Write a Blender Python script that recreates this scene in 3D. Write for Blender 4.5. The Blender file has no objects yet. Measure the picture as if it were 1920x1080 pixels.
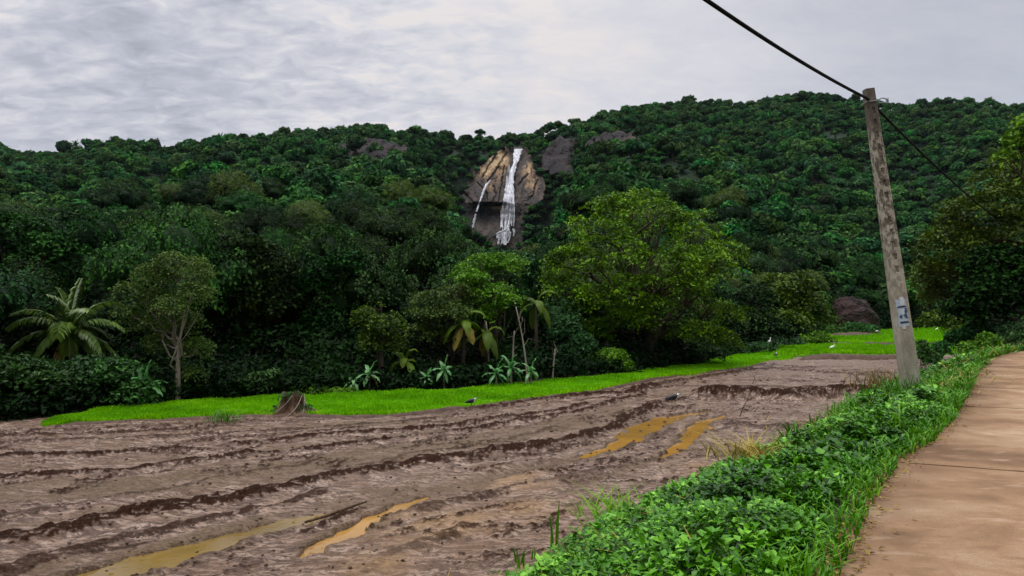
import bpy, math, random
import numpy as np
from mathutils import Vector

sc = bpy.context.scene
C = sc.collection
F = 1300.0                       # focal length of the photograph in its own pixels
PITCH = math.atan(45 / F)
CAMZ = 3.0
rs = np.random.RandomState

# ------------------------------------------------------------------ camera helpers
def ray(px, py):
    cx, cy = (px - 960) / F, (540 - py) / F
    return np.array([cx, math.cos(PITCH) - cy * math.sin(PITCH), math.sin(PITCH) + cy * math.cos(PITCH)])
def at(px, py, Y):
    d = ray(px, py); return np.array([0, 0, CAMZ]) + d * (Y / d[1])
def gnd(px, py, z=0.0):
    d = ray(px, py); return np.array([0, 0, CAMZ]) + d * ((z - CAMZ) / d[2])

# ------------------------------------------------------------------ numpy noise
def _h(ix, iy, iz, seed):
    m = 0xffffffff
    n = (ix.astype(np.int64) * 374761393 + iy.astype(np.int64) * 668265263 + iz.astype(np.int64) * 2147483647 + seed * 1274126177) & m
    n = ((n ^ (n >> 13)) * 1274126177) & m
    n = ((n ^ (n >> 16)) * 2246822519) & m
    n = n ^ (n >> 15)
    return (n & 0xffffff) / float(0xffffff)
def vn(x, y, z=None, seed=0):
    """value noise in -1..1"""
    x = np.asarray(x, float); y = np.asarray(y, float)
    z = np.zeros_like(x) if z is None else np.asarray(z, float)
    fx, fy, fz = np.floor(x), np.floor(y), np.floor(z)
    ix, iy, iz = fx.astype(np.int64), fy.astype(np.int64), fz.astype(np.int64)
    u, v, w = x - fx, y - fy, z - fz
    u = u*u*u*(u*(u*6-15)+10); v = v*v*v*(v*(v*6-15)+10); w = w*w*w*(w*(w*6-15)+10)
    r = 0
    for a in (0, 1):
        for b in (0, 1):
            for c in (0, 1):
                r = r + _h(ix+a, iy+b, iz+c, seed) * (u if a else 1-u) * (v if b else 1-v) * (w if c else 1-w)
    return r * 2 - 1
def fbm(x, y, z=None, o=4, seed=0, g=.5):
    s = 0; a = 1; t = 0
    for k in range(o):
        zz = None if z is None else np.asarray(z) * 2.03**k
        s = s + a * vn(np.asarray(x) * 2.03**k, np.asarray(y) * 2.03**k, zz, seed + k * 17); t += a; a *= g
    return s / t
def sstep(a, b, x):
    t = np.clip((x - a) / (b - a), 0, 1); return t * t * (3 - 2 * t)

# ------------------------------------------------------------------ object helpers
def tag(o, label=None, cat=None, group=None, kind=None):
    if label: o['label'] = label
    if cat: o['category'] = cat
    if group: o['group'] = group
    if kind: o['kind'] = kind
    return o
def mesh_np(name, V, Fs, mats, tint=None, smooth=False, midx=None, attrs=None):
    if not isinstance(Fs, list): Fs = [Fs]
    Fs = [np.asarray(f) for f in Fs if len(f)]
    me = bpy.data.meshes.new(name)
    V = np.asarray(V, np.float32)
    me.vertices.add(len(V)); me.vertices.foreach_set('co', V.ravel())
    tot = np.concatenate([np.full(len(f), f.shape[1]) for f in Fs]).astype(np.int32)
    vi = np.concatenate([f.ravel() for f in Fs]).astype(np.int32)
    me.loops.add(len(vi)); me.loops.foreach_set('vertex_index', vi)
    me.polygons.add(len(tot))
    st = np.concatenate([[0], np.cumsum(tot)[:-1]]).astype(np.int32)
    me.polygons.foreach_set('loop_start', st)
    me.polygons.foreach_set('loop_total', tot)
    if midx is not None: me.polygons.foreach_set('material_index', np.asarray(midx, np.int32))
    me.polygons.foreach_set('use_smooth', np.full(len(tot), smooth))
    me.update(calc_edges=True); me.validate()
    if tint is not None:
        a = me.attributes.new('tint', 'FLOAT', 'FACE'); a.data.foreach_set('value', np.asarray(tint, np.float32))
    for k, v in (attrs or {}).items():
        a = me.attributes.new(k, 'FLOAT', 'POINT'); a.data.foreach_set('value', np.asarray(v, np.float32))
    for m in (mats if isinstance(mats, (list, tuple)) else [mats]): me.materials.append(m)
    return me
def link(name, me, parent=None, loc=(0, 0, 0)):
    o = bpy.data.objects.new(name, me); C.objects.link(o); o.location = loc
    if parent is not None: o.parent = parent
    return o
def empty(name, loc, label=None, cat=None, group=None, rz=0, sc_=1):
    o = bpy.data.objects.new(name, None); C.objects.link(o); o.location = loc
    o.rotation_euler.z = rz; o.scale = (sc_,) * 3; o.empty_display_size = .2
    return tag(o, label, cat, group)
class Geo:
    def __init__(s): s.V = []; s.Q = []; s.T = []; s.n = 0; s.tq = []; s.tt = []; s.mq = []; s.mt = []
    def add(s, V, Q=None, T=None, tint=.5, mat=0):
        V = np.asarray(V, float); s.V.append(V)
        if Q is not None and len(Q):
            s.Q.append(np.asarray(Q) + s.n); s.tq.append(np.broadcast_to(tint, (len(Q),)).astype(float)); s.mq.append(np.full(len(Q), mat))
        if T is not None and len(T):
            s.T.append(np.asarray(T) + s.n); s.tt.append(np.full(len(T), float(np.mean(tint)))); s.mt.append(np.full(len(T), mat))
        s.n += len(V)
    def mesh(s, name, mats, smooth=False):
        Fs = []; t = []; m = []
        if s.Q: Fs.append(np.concatenate(s.Q)); t += s.tq; m += s.mq
        if s.T: Fs.append(np.concatenate(s.T)); t += s.tt; m += s.mt
        return mesh_np(name, np.concatenate(s.V), Fs, mats, np.concatenate(t), smooth, np.concatenate(m))
    def obj(s, name, mats, parent=None, smooth=False, loc=(0, 0, 0)):
        return link(name, s.mesh(name, mats, smooth), parent, loc)
def nrm(v): return v / np.maximum(np.linalg.norm(v, axis=-1, keepdims=True), 1e-9)
def tube(g, P, R, n=8, tint=.5, cap=True, mat=0, wob=0, rng=None):
    P = np.asarray(P, float); m = len(P); R = np.broadcast_to(R, (m,))
    T = np.gradient(P, axis=0); T = nrm(T)
    up = np.array([0, 0, 1.]) if abs(T[0][2]) < .9 else np.array([1., 0, 0])
    V = []
    a0 = None
    for i in range(m):
        a = up - T[i] * np.dot(up, T[i]) if a0 is None else a0 - T[i] * np.dot(a0, T[i])
        a = a / (np.linalg.norm(a) + 1e-9); a0 = a; b = np.cross(T[i], a)
        for k in range(n):
            t = 2 * math.pi * k / n
            r = R[i] * (1 + (rng.uniform(-wob, wob) if wob else 0))
            V.append(P[i] + (a * math.cos(t) + b * math.sin(t)) * r)
    Q = [[i*n+k, i*n+(k+1) % n, (i+1)*n+(k+1) % n, (i+1)*n+k] for i in range(m-1) for k in range(n)]
    T3 = []
    if cap:
        V.append(P[0]); V.append(P[-1]); c0 = m*n; c1 = m*n+1
        T3 = [[c0, (k+1) % n, k] for k in range(n)] + [[c1, (m-1)*n+k, (m-1)*n+(k+1) % n] for k in range(n)]
    g.add(V, Q, T3, tint, mat)
def bez(a, b, c, n=8):
    t = np.linspace(0, 1, n)[:, None]; a, b, c = map(np.asarray, (a, b, c))
    return a*(1-t)**2 + 2*b*t*(1-t) + c*t*t

# ------------------------------------------------------------------ materials
def newmat(name):
    m = bpy.data.materials.new(name); m.use_nodes = True
    nt = m.node_tree; p = nt.nodes['Principled BSDF']; return m, nt, p
def N(nt, typ, **kw):
    n = nt.nodes.new(typ)
    for k, v in kw.items():
        if k.startswith('i_'): n.inputs[k[2:].replace('_', ' ')].default_value = v
        else: setattr(n, k, v)
    return n
def ramp(nt, stops, src, interp='LINEAR'):
    r = nt.nodes.new('ShaderNodeValToRGB'); r.color_ramp.interpolation = interp
    e = r.color_ramp.elements
    while len(e) < len(stops): e.new(.5)
    for i, (p, c) in enumerate(stops):
        e[i].position = p; e[i].color = (c[0], c[1], c[2], 1) if not np.isscalar(c) else (c, c, c, 1)
    nt.links.new(src, r.inputs[0]); return r.outputs[0]
def mix(nt, fac, a, b, typ='MIX'):
    n = nt.nodes.new('ShaderNodeMix'); n.data_type = 'RGBA'; n.blend_type = typ
    for s, v in ((0, fac), (6, a), (7, b)):
        if isinstance(v, (int, float)): n.inputs[s].default_value = v
        elif isinstance(v, tuple): n.inputs[s].default_value = (*v, 1) if len(v) == 3 else v
        else: nt.links.new(v, n.inputs[s])
    return n.outputs[2]
def mth(nt, op, a, b=None, c=None, clamp=False):
    n = nt.nodes.new('ShaderNodeMath'); n.operation = op; n.use_clamp = clamp
    for s, v in enumerate((a, b, c)):
        if v is None: continue
        if isinstance(v, (int, float)): n.inputs[s].default_value = v
        else: nt.links.new(v, n.inputs[s])
    return n.outputs[0]
def noise(nt, scale, detail=4, rough=.55, vec=None, dist=0):
    n = nt.nodes.new('ShaderNodeTexNoise'); n.inputs['Scale'].default_value = scale
    n.inputs['Detail'].default_value = detail; n.inputs['Roughness'].default_value = rough; n.inputs['Distortion'].default_value = dist
    if vec is not None: nt.links.new(vec, n.inputs['Vector'])
    return n.outputs['Fac']
def objco(nt, scale=None, rot=None):
    t = nt.nodes.new('ShaderNodeTexCoord'); v = t.outputs['Object']
    if scale or rot:
        m = nt.nodes.new('ShaderNodeMapping')
        if scale: m.inputs['Scale'].default_value = scale
        if rot: m.inputs['Rotation'].default_value = rot
        nt.links.new(v, m.inputs[0]); v = m.outputs[0]
    return v
def attr(nt, name):
    a = nt.nodes.new('ShaderNodeAttribute'); a.attribute_name = name; return a.outputs['Fac']
def bump(nt, p, h, strength=.4, dist=.02):
    b = nt.nodes.new('ShaderNodeBump'); b.inputs['Strength'].default_value = strength; b.inputs['Distance'].default_value = dist
    nt.links.new(h, b.inputs['Height']); nt.links.new(b.outputs[0], p.inputs['Normal'])

def leafmat(name, dark, mid, light, rnd=.25, rough=.55, trans=.18, spec=.25):
    m, nt, p = newmat(name)
    col = ramp(nt, [(0, dark), (.5, mid), (1, light)], attr(nt, 'tint'))
    oi = nt.nodes.new('ShaderNodeObjectInfo')
    hsv = nt.nodes.new('ShaderNodeHueSaturation')
    nt.links.new(col, hsv.inputs['Color'])
    nt.links.new(mth(nt, 'MULTIPLY_ADD', oi.outputs['Random'], rnd * .12, .495 - rnd * .06), hsv.inputs['Hue'])
    r2 = mth(nt, 'FRACT', mth(nt, 'MULTIPLY', oi.outputs['Random'], 7.31))
    nt.links.new(mth(nt, 'MULTIPLY_ADD', r2, rnd * 2.2, 1 - rnd), hsv.inputs['Value'])
    r3 = mth(nt, 'FRACT', mth(nt, 'MULTIPLY', oi.outputs['Random'], 13.7))
    nt.links.new(mth(nt, 'MULTIPLY_ADD', r3, -rnd * .45, 1.08), hsv.inputs['Saturation'])
    nt.links.new(hsv.outputs[0], p.inputs['Base Color'])
    p.inputs['Roughness'].default_value = rough; p.inputs['Specular IOR Level'].default_value = spec
    if trans:
        tr = nt.nodes.new('ShaderNodeBsdfTranslucent'); ms = nt.nodes.new('ShaderNodeMixShader'); ms.inputs[0].default_value = trans
        nt.links.new(hsv.outputs[0], tr.inputs[0]); nt.links.new(p.outputs[0], ms.inputs[1]); nt.links.new(tr.outputs[0], ms.inputs[2])
        nt.links.new(ms.outputs[0], nt.nodes['Material Output'].inputs[0])
    return m
def barkmat(name, a, b, sc_=6):
    m, nt, p = newmat(name)
    f = noise(nt, sc_, 6, .65, objco(nt, (1, 1, .25)))
    nt.links.new(ramp(nt, [(.3, a), (.7, b)], f), p.inputs['Base Color'])
    p.inputs['Roughness'].default_value = .9; p.inputs['Specular IOR Level'].default_value = .15
    bump(nt, p, f, .8, .05); return m

M = {}
M['hill'] = leafmat('hill_foliage', (.005, .028, .007), (.018, .080, .018), (.060, .195, .032), .55, .7, 0, .06)
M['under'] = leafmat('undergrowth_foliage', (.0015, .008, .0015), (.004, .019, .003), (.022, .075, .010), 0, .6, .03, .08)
M['wall'] = leafmat('forest_foliage', (.002, .010, .002), (.0075, .030, .005), (.032, .10, .014), .45, .6, .08, .1)
M['mid'] = leafmat('forest_mid_foliage', (.004, .018, .003), (.013, .052, .009), (.042, .13, .020), .4, .55, .1, .12)
M['olive'] = leafmat('olive_foliage', (.020, .040, .004), (.050, .095, .008), (.10, .18, .014), .1, .5, .2)
M['big'] = leafmat('spreading_tree_foliage', (.022, .055, .003), (.070, .165, .006), (.19, .38, .014), .05, .45, .2)
M['pale'] = leafmat('pale_foliage', (.02, .045, .008), (.06, .11, .02), (.12, .2, .04), .08, .55, .2)
M['fresh'] = leafmat('fresh_foliage', (.03, .08, .006), (.08, .20, .015), (.17, .36, .03), .1, .45, .25)
M['shrub'] = leafmat('shrub_foliage', (.008, .035, .006), (.022, .085, .014), (.05, .17, .03), .3, .5, .15)
M['palm'] = leafmat('palm_foliage', (.022, .06, .008), (.07, .14, .016), (.19, .30, .06), .05, .4, .15, .4)
M['dry'] = leafmat('dry_leaf', (.09, .06, .018), (.21, .16, .04), (.38, .32, .08), .05, .7, .15)
M['banana'] = leafmat('banana_leaf', (.03, .12, .03), (.07, .22, .06), (.16, .36, .13), .1, .35, .2, .5)
M['weed'] = leafmat('weed_leaf', (.007, .040, .002), (.052, .205, .008), (.25, .57, .08), .0, .4, .15, .35)
M['blade'] = leafmat('grass_blade', (.02, .09, .005), (.06, .22, .01), (.18, .40, .03), .0, .5, .25)
M['rice'] = leafmat('rice_blade', (.09, .30, .001), (.155, .47, .001), (.25, .58, .003), .0, .55, .25, .15)
M['bark'] = barkmat('bark', (.03, .022, .015), (.10, .08, .06))
M['palebark'] = barkmat('pale_bark', (.16, .13, .10), (.36, .31, .26), 9)
M['deadwood'] = barkmat('dead_wood', (.035, .018, .010), (.16, .10, .06), 14)

def rockmat(name, cols, sc_=.08, stain=.5):
    m, nt, p = newmat(name)
    co = objco(nt)
    a = noise(nt, sc_, 8, .62, co, .6)
    col = ramp(nt, [(.30, cols[0]), (.44, cols[1]), (.56, cols[2]), (.68, cols[3])], a)
    st = noise(nt, .35, 5, .6, objco(nt, (1, 1, .12)))
    col = mix(nt, mth(nt, 'MULTIPLY', ramp(nt, [(.45, 0.), (.62, 1.)], st), stain), col, (.03, .028, .03))
    nt.links.new(col, p.inputs['Base Color'])
    p.inputs['Roughness'].default_value = .8; p.inputs['Specular IOR Level'].default_value = .3
    bump(nt, p, noise(nt, 1.2, 8, .65, co), .9, .8); return m
M['cliff'] = rockmat('cliff_rock', [(.025, .022, .022), (.075, .058, .048), (.26, .175, .09), (.42, .32, .20)], .055, .85)
M['darkrock'] = rockmat('dark_rock', [(.010, .008, .009), (.022, .018, .019), (.040, .030, .030), (.10, .075, .06)], .05, .6)
M['boulder'] = rockmat('boulder_rock', [(.010, .005, .005), (.026, .011, .010), (.042, .018, .016), (.085, .05, .045)], .6, .5)

# mud
def mudmat():
    m, nt, p = newmat('mud')
    co = objco(nt)
    n1 = noise(nt, 1.3, 6, .6, co); n2 = noise(nt, 9, 6, .65, objco(nt, (1, 2.2, 1), (0, 0, -.75))); n3 = noise(nt, 45, 4, .6, co)
    n4 = noise(nt, 2.6, 8, .68, objco(nt, (1, 3.6, 1), (0, 0, -.75)), .6); n5 = noise(nt, 11, 5, .62, objco(nt, (1, 1.7, 1), (0, 0, -.75)))
    lt = mix(nt, ramp(nt, [(.40, 0.), (.60, 1.)], n1), (.28, .175, .115), (.46, .325, .245))
    lt = mix(nt, ramp(nt, [(.46, 0.), (.54, .9)], n4), lt, (.12, .064, .035))
    lt = mix(nt, ramp(nt, [(.53, 0.), (.59, .6)], n2), lt, (.10, .058, .037))
    lt = mix(nt, mth(nt, 'MULTIPLY', ramp(nt, [(.535, 0.), (.57, 1.)], n5), ramp(nt, [(.40, .35), (.58, .95)], n1)), lt, (.055, .03, .02))
    lt = mix(nt, ramp(nt, [(.34, .5), (.42, 0.)], n4), lt, (.50, .385, .31))
    lt = mix(nt, mth(nt, 'MULTIPLY', attr(nt, 'tan'), .7, clamp=True), lt, (.40, .235, .10))
    lt = mix(nt, mth(nt, 'MULTIPLY', attr(nt, 'wet'), .85, clamp=True), lt, mix(nt, ramp(nt, [(.4, 0.), (.6, 1.)], n2), (.085, .048, .014), (.19, .12, .06)))
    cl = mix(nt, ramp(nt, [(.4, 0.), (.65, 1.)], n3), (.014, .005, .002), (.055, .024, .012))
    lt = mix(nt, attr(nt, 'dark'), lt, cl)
    nt.links.new(lt, p.inputs['Base Color'])
    r = mth(nt, 'MULTIPLY_ADD', n2, .5, .08)
    r = mth(nt, 'MULTIPLY_ADD', attr(nt, 'dark'), .35, r, clamp=True)
    nt.links.new(r, p.inputs['Roughness']); nt.links.new(mth(nt, 'MULTIPLY_ADD', attr(nt, 'dark'), -.40, .45, clamp=True), p.inputs['Specular IOR Level'])
    h = mth(nt, 'ADD', mth(nt, 'MULTIPLY', n2, 1.), mth(nt, 'MULTIPLY', n5, .9))
    bump(nt, p, h, 1., .07)
    return m
M['mud'] = mudmat()
def simple(name, stops, scale, rough=.8, spec=.3, bs=.4, bd=.02, detail=5, vs=None):
    m, nt, p = newmat(name); f = noise(nt, scale, detail, .6, objco(nt, vs))
    nt.links.new(ramp(nt, stops, f), p.inputs['Base Color'])
    p.inputs['Roughness'].default_value = rough; p.inputs['Specular IOR Level'].default_value = spec
    bump(nt, p, f, bs, bd); return m
M['soil'] = simple('soil', [(.3, (.018, .018, .008)), (.6, (.045, .035, .02)), (.75, (.03, .05, .012))], 1.5)
M['hillground'] = simple('hill_ground', [(.35, (.003, .010, .005)), (.55, (.010, .030, .010)), (.7, (.022, .05, .016))], .45, bs=1., bd=1.5)
M['earth'] = simple('bund_earth', [(.3, (.03, .014, .008)), (.6, (.09, .05, .03)), (.75, (.2, .12, .07))], 4, .7)
M['white'] = simple('white_feather', [(.3, (.7, .7, .68)), (.7, (.85, .85, .82))], 30, .7)
M['black'] = simple('dark_feather', [(.3, (.012, .014, .018)), (.7, (.025, .028, .03))], 30, .5)
M['leg'] = simple('leg_skin', [(.3, (.2, .18, .05)), (.7, (.3, .27, .08))], 30, .5)
M['metal'] = simple('galvanised_metal', [(.3, (.16, .17, .18)), (.7, (.3, .32, .33))], 30, .5)
M['cable'] = simple('black_cable', [(.3, (.003, .003, .003)), (.7, (.006, .006, .006))], 30, .8, .1)
M['paddybase'] = simple('paddy_ground', [(.3, (.07, .21, .002)), (.5, (.12, .31, .002)), (.7, (.18, .38, .003))], 1.1, .7, .15, .5, .05, 6, (1, 2.5, 1))

def watermat(name, c1, c2, c3):
    m, nt, p = newmat(name)
    f = noise(nt, .55, 3, .5, objco(nt, (1, 1, 1)))
    nt.links.new(ramp(nt, [(.35, c1), (.5, c2), (.65, c3)], f), p.inputs['Base Color'])
    p.inputs['Roughness'].default_value = .08; p.inputs['Specular IOR Level'].default_value = .3
    bump(nt, p, noise(nt, 14, 3, .5, objco(nt)), .06, .02); return m
M['water'] = watermat('muddy_water', (.22, .13, .035), (.31, .165, .035), (.38, .20, .04))
M['olivewater'] = watermat('olive_muddy_water', (.13, .085, .022), (.19, .12, .025), (.25, .145, .03))
def fallmat():
    m, nt, p = newmat('white_water')
    f = noise(nt, 1.3, 6, .7, objco(nt, (1, 1, .14)))
    nt.links.new(ramp(nt, [(.34, (.20, .20, .23)), (.48, (.58, .60, .66)), (.62, (.88, .89, .92))], f), p.inputs['Base Color'])
    p.inputs['Roughness'].default_value = .6
    bump(nt, p, f, .8, .6); return m
M['fall'] = fallmat()
def roadmat():
    m, nt, p = newmat('road_concrete')
    co = objco(nt)
    a = noise(nt, .9, 7, .62, co, .3); b = noise(nt, 3.2, 6, .6, objco(nt, (.8, 2.4, 1), (0, 0, .38))); c = noise(nt, 90, 3, .6, co)
    col = ramp(nt, [(.32, (.14, .083, .046)), (.5, (.29, .178, .10)), (.68, (.42, .30, .19))], a)
    col = mix(nt, mth(nt, 'MULTIPLY', ramp(nt, [(.58, 0.), (.68, 1.)], b), .45), col, (.50, .37, .26))
    col = mix(nt, mth(nt, 'MULTIPLY', ramp(nt, [(.30, 1.), (.42, 0.)], b), .5), col, (.16, .10, .055))
    col = mix(nt, mth(nt, 'MULTIPLY', ramp(nt, [(.40, 1.), (.5, 0.)], c), .35), col, (.15, .08, .045))
    vo = nt.nodes.new('ShaderNodeTexVoronoi'); vo.inputs['Scale'].default_value = 5; nt.links.new(co, vo.inputs['Vector'])
    col = mix(nt, ramp(nt, [(.03, .6), (.07, 0.)], vo.outputs['Distance']), col, (.07, .04, .025))
    col = mix(nt, mth(nt, 'MULTIPLY', attr(nt, 'edge'), .75), col, (.11, .06, .032))
    nt.links.new(col, p.inputs['Base Color'])
    p.inputs['Roughness'].default_value = .85; p.inputs['Specular IOR Level'].default_value = .15
    bump(nt, p, mth(nt, 'ADD', mth(nt, 'MULTIPLY', c, .6), b), .5, .015); return m
M['road'] = roadmat()
def polemat():
    m, nt, p = newmat('weathered_concrete')
    co = objco(nt); z = nt.nodes.new('ShaderNodeSeparateXYZ'); nt.links.new(co, z.inputs[0])
    a = noise(nt, 3, 6, .6, objco(nt, (1, 1, .4))); b = noise(nt, 11, 7, .7, objco(nt, (1, 1, .45))); c = noise(nt, 60, 4, .6, co)
    hgt = mth(nt, 'DIVIDE', z.outputs[2], 7.7)
    col = ramp(nt, [(.35, (.27, .24, .18)), (.55, (.40, .36, .29)), (.7, (.50, .47, .40))], a)
    lichen = ramp(nt, [(.46, 0.), (.54, 1.)], b)
    col = mix(nt, mth(nt, 'MULTIPLY', lichen, ramp(nt, [(.25, .25), (.55, .9), (1, 1.)], hgt)), col, (.07, .055, .035))
    col = mix(nt, ramp(nt, [(.84, 0.), (.93, .88)], hgt), col, (.075, .055, .04))
    col = mix(nt, mth(nt, 'MULTIPLY', ramp(nt, [(.55, 0.), (.65, 1.)], c), .3), col, (.7, .67, .6))
    nt.links.new(col, p.inputs['Base Color']); p.inputs['Roughness'].default_value = .9
    bump(nt, p, b, .5, .015); return m
M['pole'] = polemat()
def flat(name, c, rough=.7):
    return simple(name, [(.35, tuple(x * .8 for x in c)), (.65, c)], 22, rough)

# ------------------------------------------------------------------ terrain
FE = np.array([(-30, -22), (0, -3.6), (4, -2.0), (8.2, .65), (9.6, 1.75), (11, 2.75), (13.2, 4.3), (18.1, 7.8), (25, 12.8), (32, 19.4), (45, 29), (60, 41), (100, 74), (160, 125), (300, 260)], float)
RE = np.array([(-30, -26), (-10, -8.6), (0, -.95), (3.95, 1.72), (5.5, 2.72), (7.1, 3.85), (8.06, 4.75), (9.65, 6.0), (13.1, 8.5), (18, 12), (22.4, 15.3), (26, 18.6), (28.3, 21.2), (30, 25.5), (31, 31), (31.6, 40), (32, 60)], float)
def xf(y): return np.interp(y, FE[:, 0], FE[:, 1])
def xr(y): return np.where(np.asarray(y) > 32, 60 + (np.asarray(y) - 32) * 5, np.interp(y, RE[:, 0], RE[:, 1]))
# forest edge depth (z=0) by photo column, ridge line by photo column
EX = [(-400, 15), (-100, 17), (0, 18.6), (90, 19.4), (330, 22.5), (600, 24.8), (880, 26.8), (1150, 32.5), (1300, 39), (1400, 52), (1550, 90), (1700, 118), (1790, 135), (1830, 60), (1900, 45), (2100, 40), (2600, 40)]
RP = [(-500, 300), (-100, 275), (0, 277), (40, 284), (75, 292), (110, 280), (180, 266), (240, 264), (285, 279), (400, 259), (500, 251), (600, 243), (680, 236), (740, 243), (800, 246), (900, 253), (960, 249), (985, 248), (1010, 241), (1080, 221), (1180, 199), (1280, 185), (1400, 190), (1500, 172), (1560, 170), (1640, 184), (1700, 190), (1800, 184), (1880, 192), (1920, 200), (2100, 220), (2600, 280)]
RY = [(-500, 430), (0, 470), (500, 500), (960, 520), (1200, 580), (1500, 640), (1920, 600), (2600, 560)]
def col_of(x, y): return np.where(y > 1, 960 + F * x / np.maximum(y, 1), np.sign(x) * 5000)
def terrain(x, y):
    x = np.asarray(x, float); y = np.asarray(y, float)
    px = np.clip(col_of(x, y), -600, 2600)
    y0 = np.interp(px, *zip(*EX)); yr = np.interp(px, *zip(*RY)); rp = np.interp(px, *zip(*RP)) + 12
    zr = (585 - rp) / F * yr + CAMZ
    t = np.clip((y - y0) / (yr - y0), 0, 1)
    z = zr * (.22 * t + .78 * t**1.55)
    # ravine under the waterfall
    prof = np.interp(y, [28, 150, 405, 432, 448, 480, 525], [0, 7, 28, 36, 58, 112, 132])
    w = np.exp(-((px - 950) / 115.)**4)
    z = np.where(y > 28, z * (1 - w) + prof * w, z)
    sp = fbm(x / 60., y / 75., seed=5, o=3) * 13 * np.sin(np.pi * np.clip(t, 0, 1)) * (1 - w)
    z = z + np.where(t > .05, sp, 0)
    z = np.where(y > yr, zr - (y - yr) * .25, z)
    z = np.where(t > 0, z, 0)
    # road bank
    a, b = xf(y), xr(y)
    k = np.clip((x - a) / np.maximum(b - a, .5), 0, 1)
    fl = sstep(9, 15, y); zb = 1.5 * ((1 - fl) * (1 - (1 - k)**1.4) + fl * k**1.35)
    zb = np.where(x > b, 1.5 + .02 * np.clip(x - b - 4, 0, 40), zb)
    far = sstep(34, 60, y)
    zb = np.where((px > 1500) | (y < 30), zb * (1 - far) + far * np.minimum(zb, 1.2 * sstep(0, 20, x - a)), 0)
    return np.maximum(z, 0) + np.where(x > a, zb, 0) * np.where(t > .1, np.clip(1 - t * 3, 0, 1), 1)

def grid_mesh(name, X, Y, Z, mat, keep=None, attrs=None, smooth=True):
    n, m = X.shape
    idx = np.arange(n * m).reshape(n, m)
    Q = np.stack([idx[:-1, :-1], idx[:-1, 1:], idx[1:, 1:], idx[1:, :-1]], -1).reshape(-1, 4)
    if keep is not None:
        kk = (keep[:-1, :-1] | keep[:-1, 1:] | keep[1:, 1:] | keep[1:, :-1]).ravel(); Q = Q[kk]
    V = np.stack([X, Y, Z], -1).reshape(-1, 3)
    used = np.unique(Q); mp = np.zeros(len(V), int); mp[used] = np.arange(len(used))
    at_ = {k: v.ravel()[used] for k, v in (attrs or {}).items()}
    return mesh_np(name, V[used], mp[Q], mat, smooth=smooth, attrs=at_)

# main ground sheet: fan of depth rows, out past the ridge, and closed behind the camera
ys = np.concatenate([[-60, -30, -15, -8, -4, -1], np.arange(1, 40, .8), np.geomspace(40, 430, 110), np.arange(432, 530, 3.5), np.geomspace(535, 1300, 40)])
us = np.linspace(-1, 1, 321)
half = np.where(ys < 40, 80, ys * 1.25 + 30)
Y = np.repeat(ys[:, None], 321, 1); X = us[None, :] * half[:, None]
Z = terrain(X, Y)
Z = np.where((Y < 40) & (X > xr(Y) - .05), Z - .10, Z)
Z = np.where((Z < .01), -.20, Z)
ground = tag(link('ground', grid_mesh('ground', X, Y, Z, [M['soil'], M['hillground']])), kind='structure')
c = np.zeros(len(ground.data.polygons) * 3); ground.data.polygons.foreach_get('center', c)
ground.data.polygons.foreach_set('material_index', (c.reshape(-1, 3)[:, 1] > 60).astype(np.int32))

# ------------------------------------------------------------------ mud field
MB = [(-400, 800), (-100, 800), (0, 799), (90, 796), (200, 790), (290, 786), (400, 781), (540, 776), (620, 780), (720, 778), (850, 766), (960, 752), (1100, 735), (1200, 712), (1300, 702), (1400, 687), (1440, 676), (1520, 672), (1560, 668), (1700, 668), (1800, 668), (2200, 668)]
def mud_far(px): return 3900. / (np.interp(px, *zip(*MB)) - 585)
def seg_dist(X, Y, P):
    """distance to polyline, and parameter (0..1) along it"""
    P = np.asarray(P, float); L = np.concatenate([[0], np.cumsum(np.linalg.norm(np.diff(P, axis=0), axis=1))])
    D = np.full(X.shape, 1e9); S = np.zeros(X.shape); sg = np.zeros(X.shape)
    for i in range(len(P) - 1):
        a, b = P[i], P[i+1]; d = b - a; l2 = (d**2).sum()
        t = np.clip(((X - a[0]) * d[0] + (Y - a[1]) * d[1]) / l2, 0, 1)
        qx, qy = a[0] + t * d[0], a[1] + t * d[1]
        dd = np.hypot(X - qx, Y - qy); mk = dd < D
        D = np.where(mk, dd, D); S = np.where(mk, (L[i] + t * math.sqrt(l2)) / L[-1], S)
        sg = np.where(mk, np.sign(d[0] * (Y - a[1]) - d[1] * (X - a[0])), sg)
    return D, S, sg
def gp(pts): return [gnd(a, b)[:2] for a, b in pts]
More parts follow.
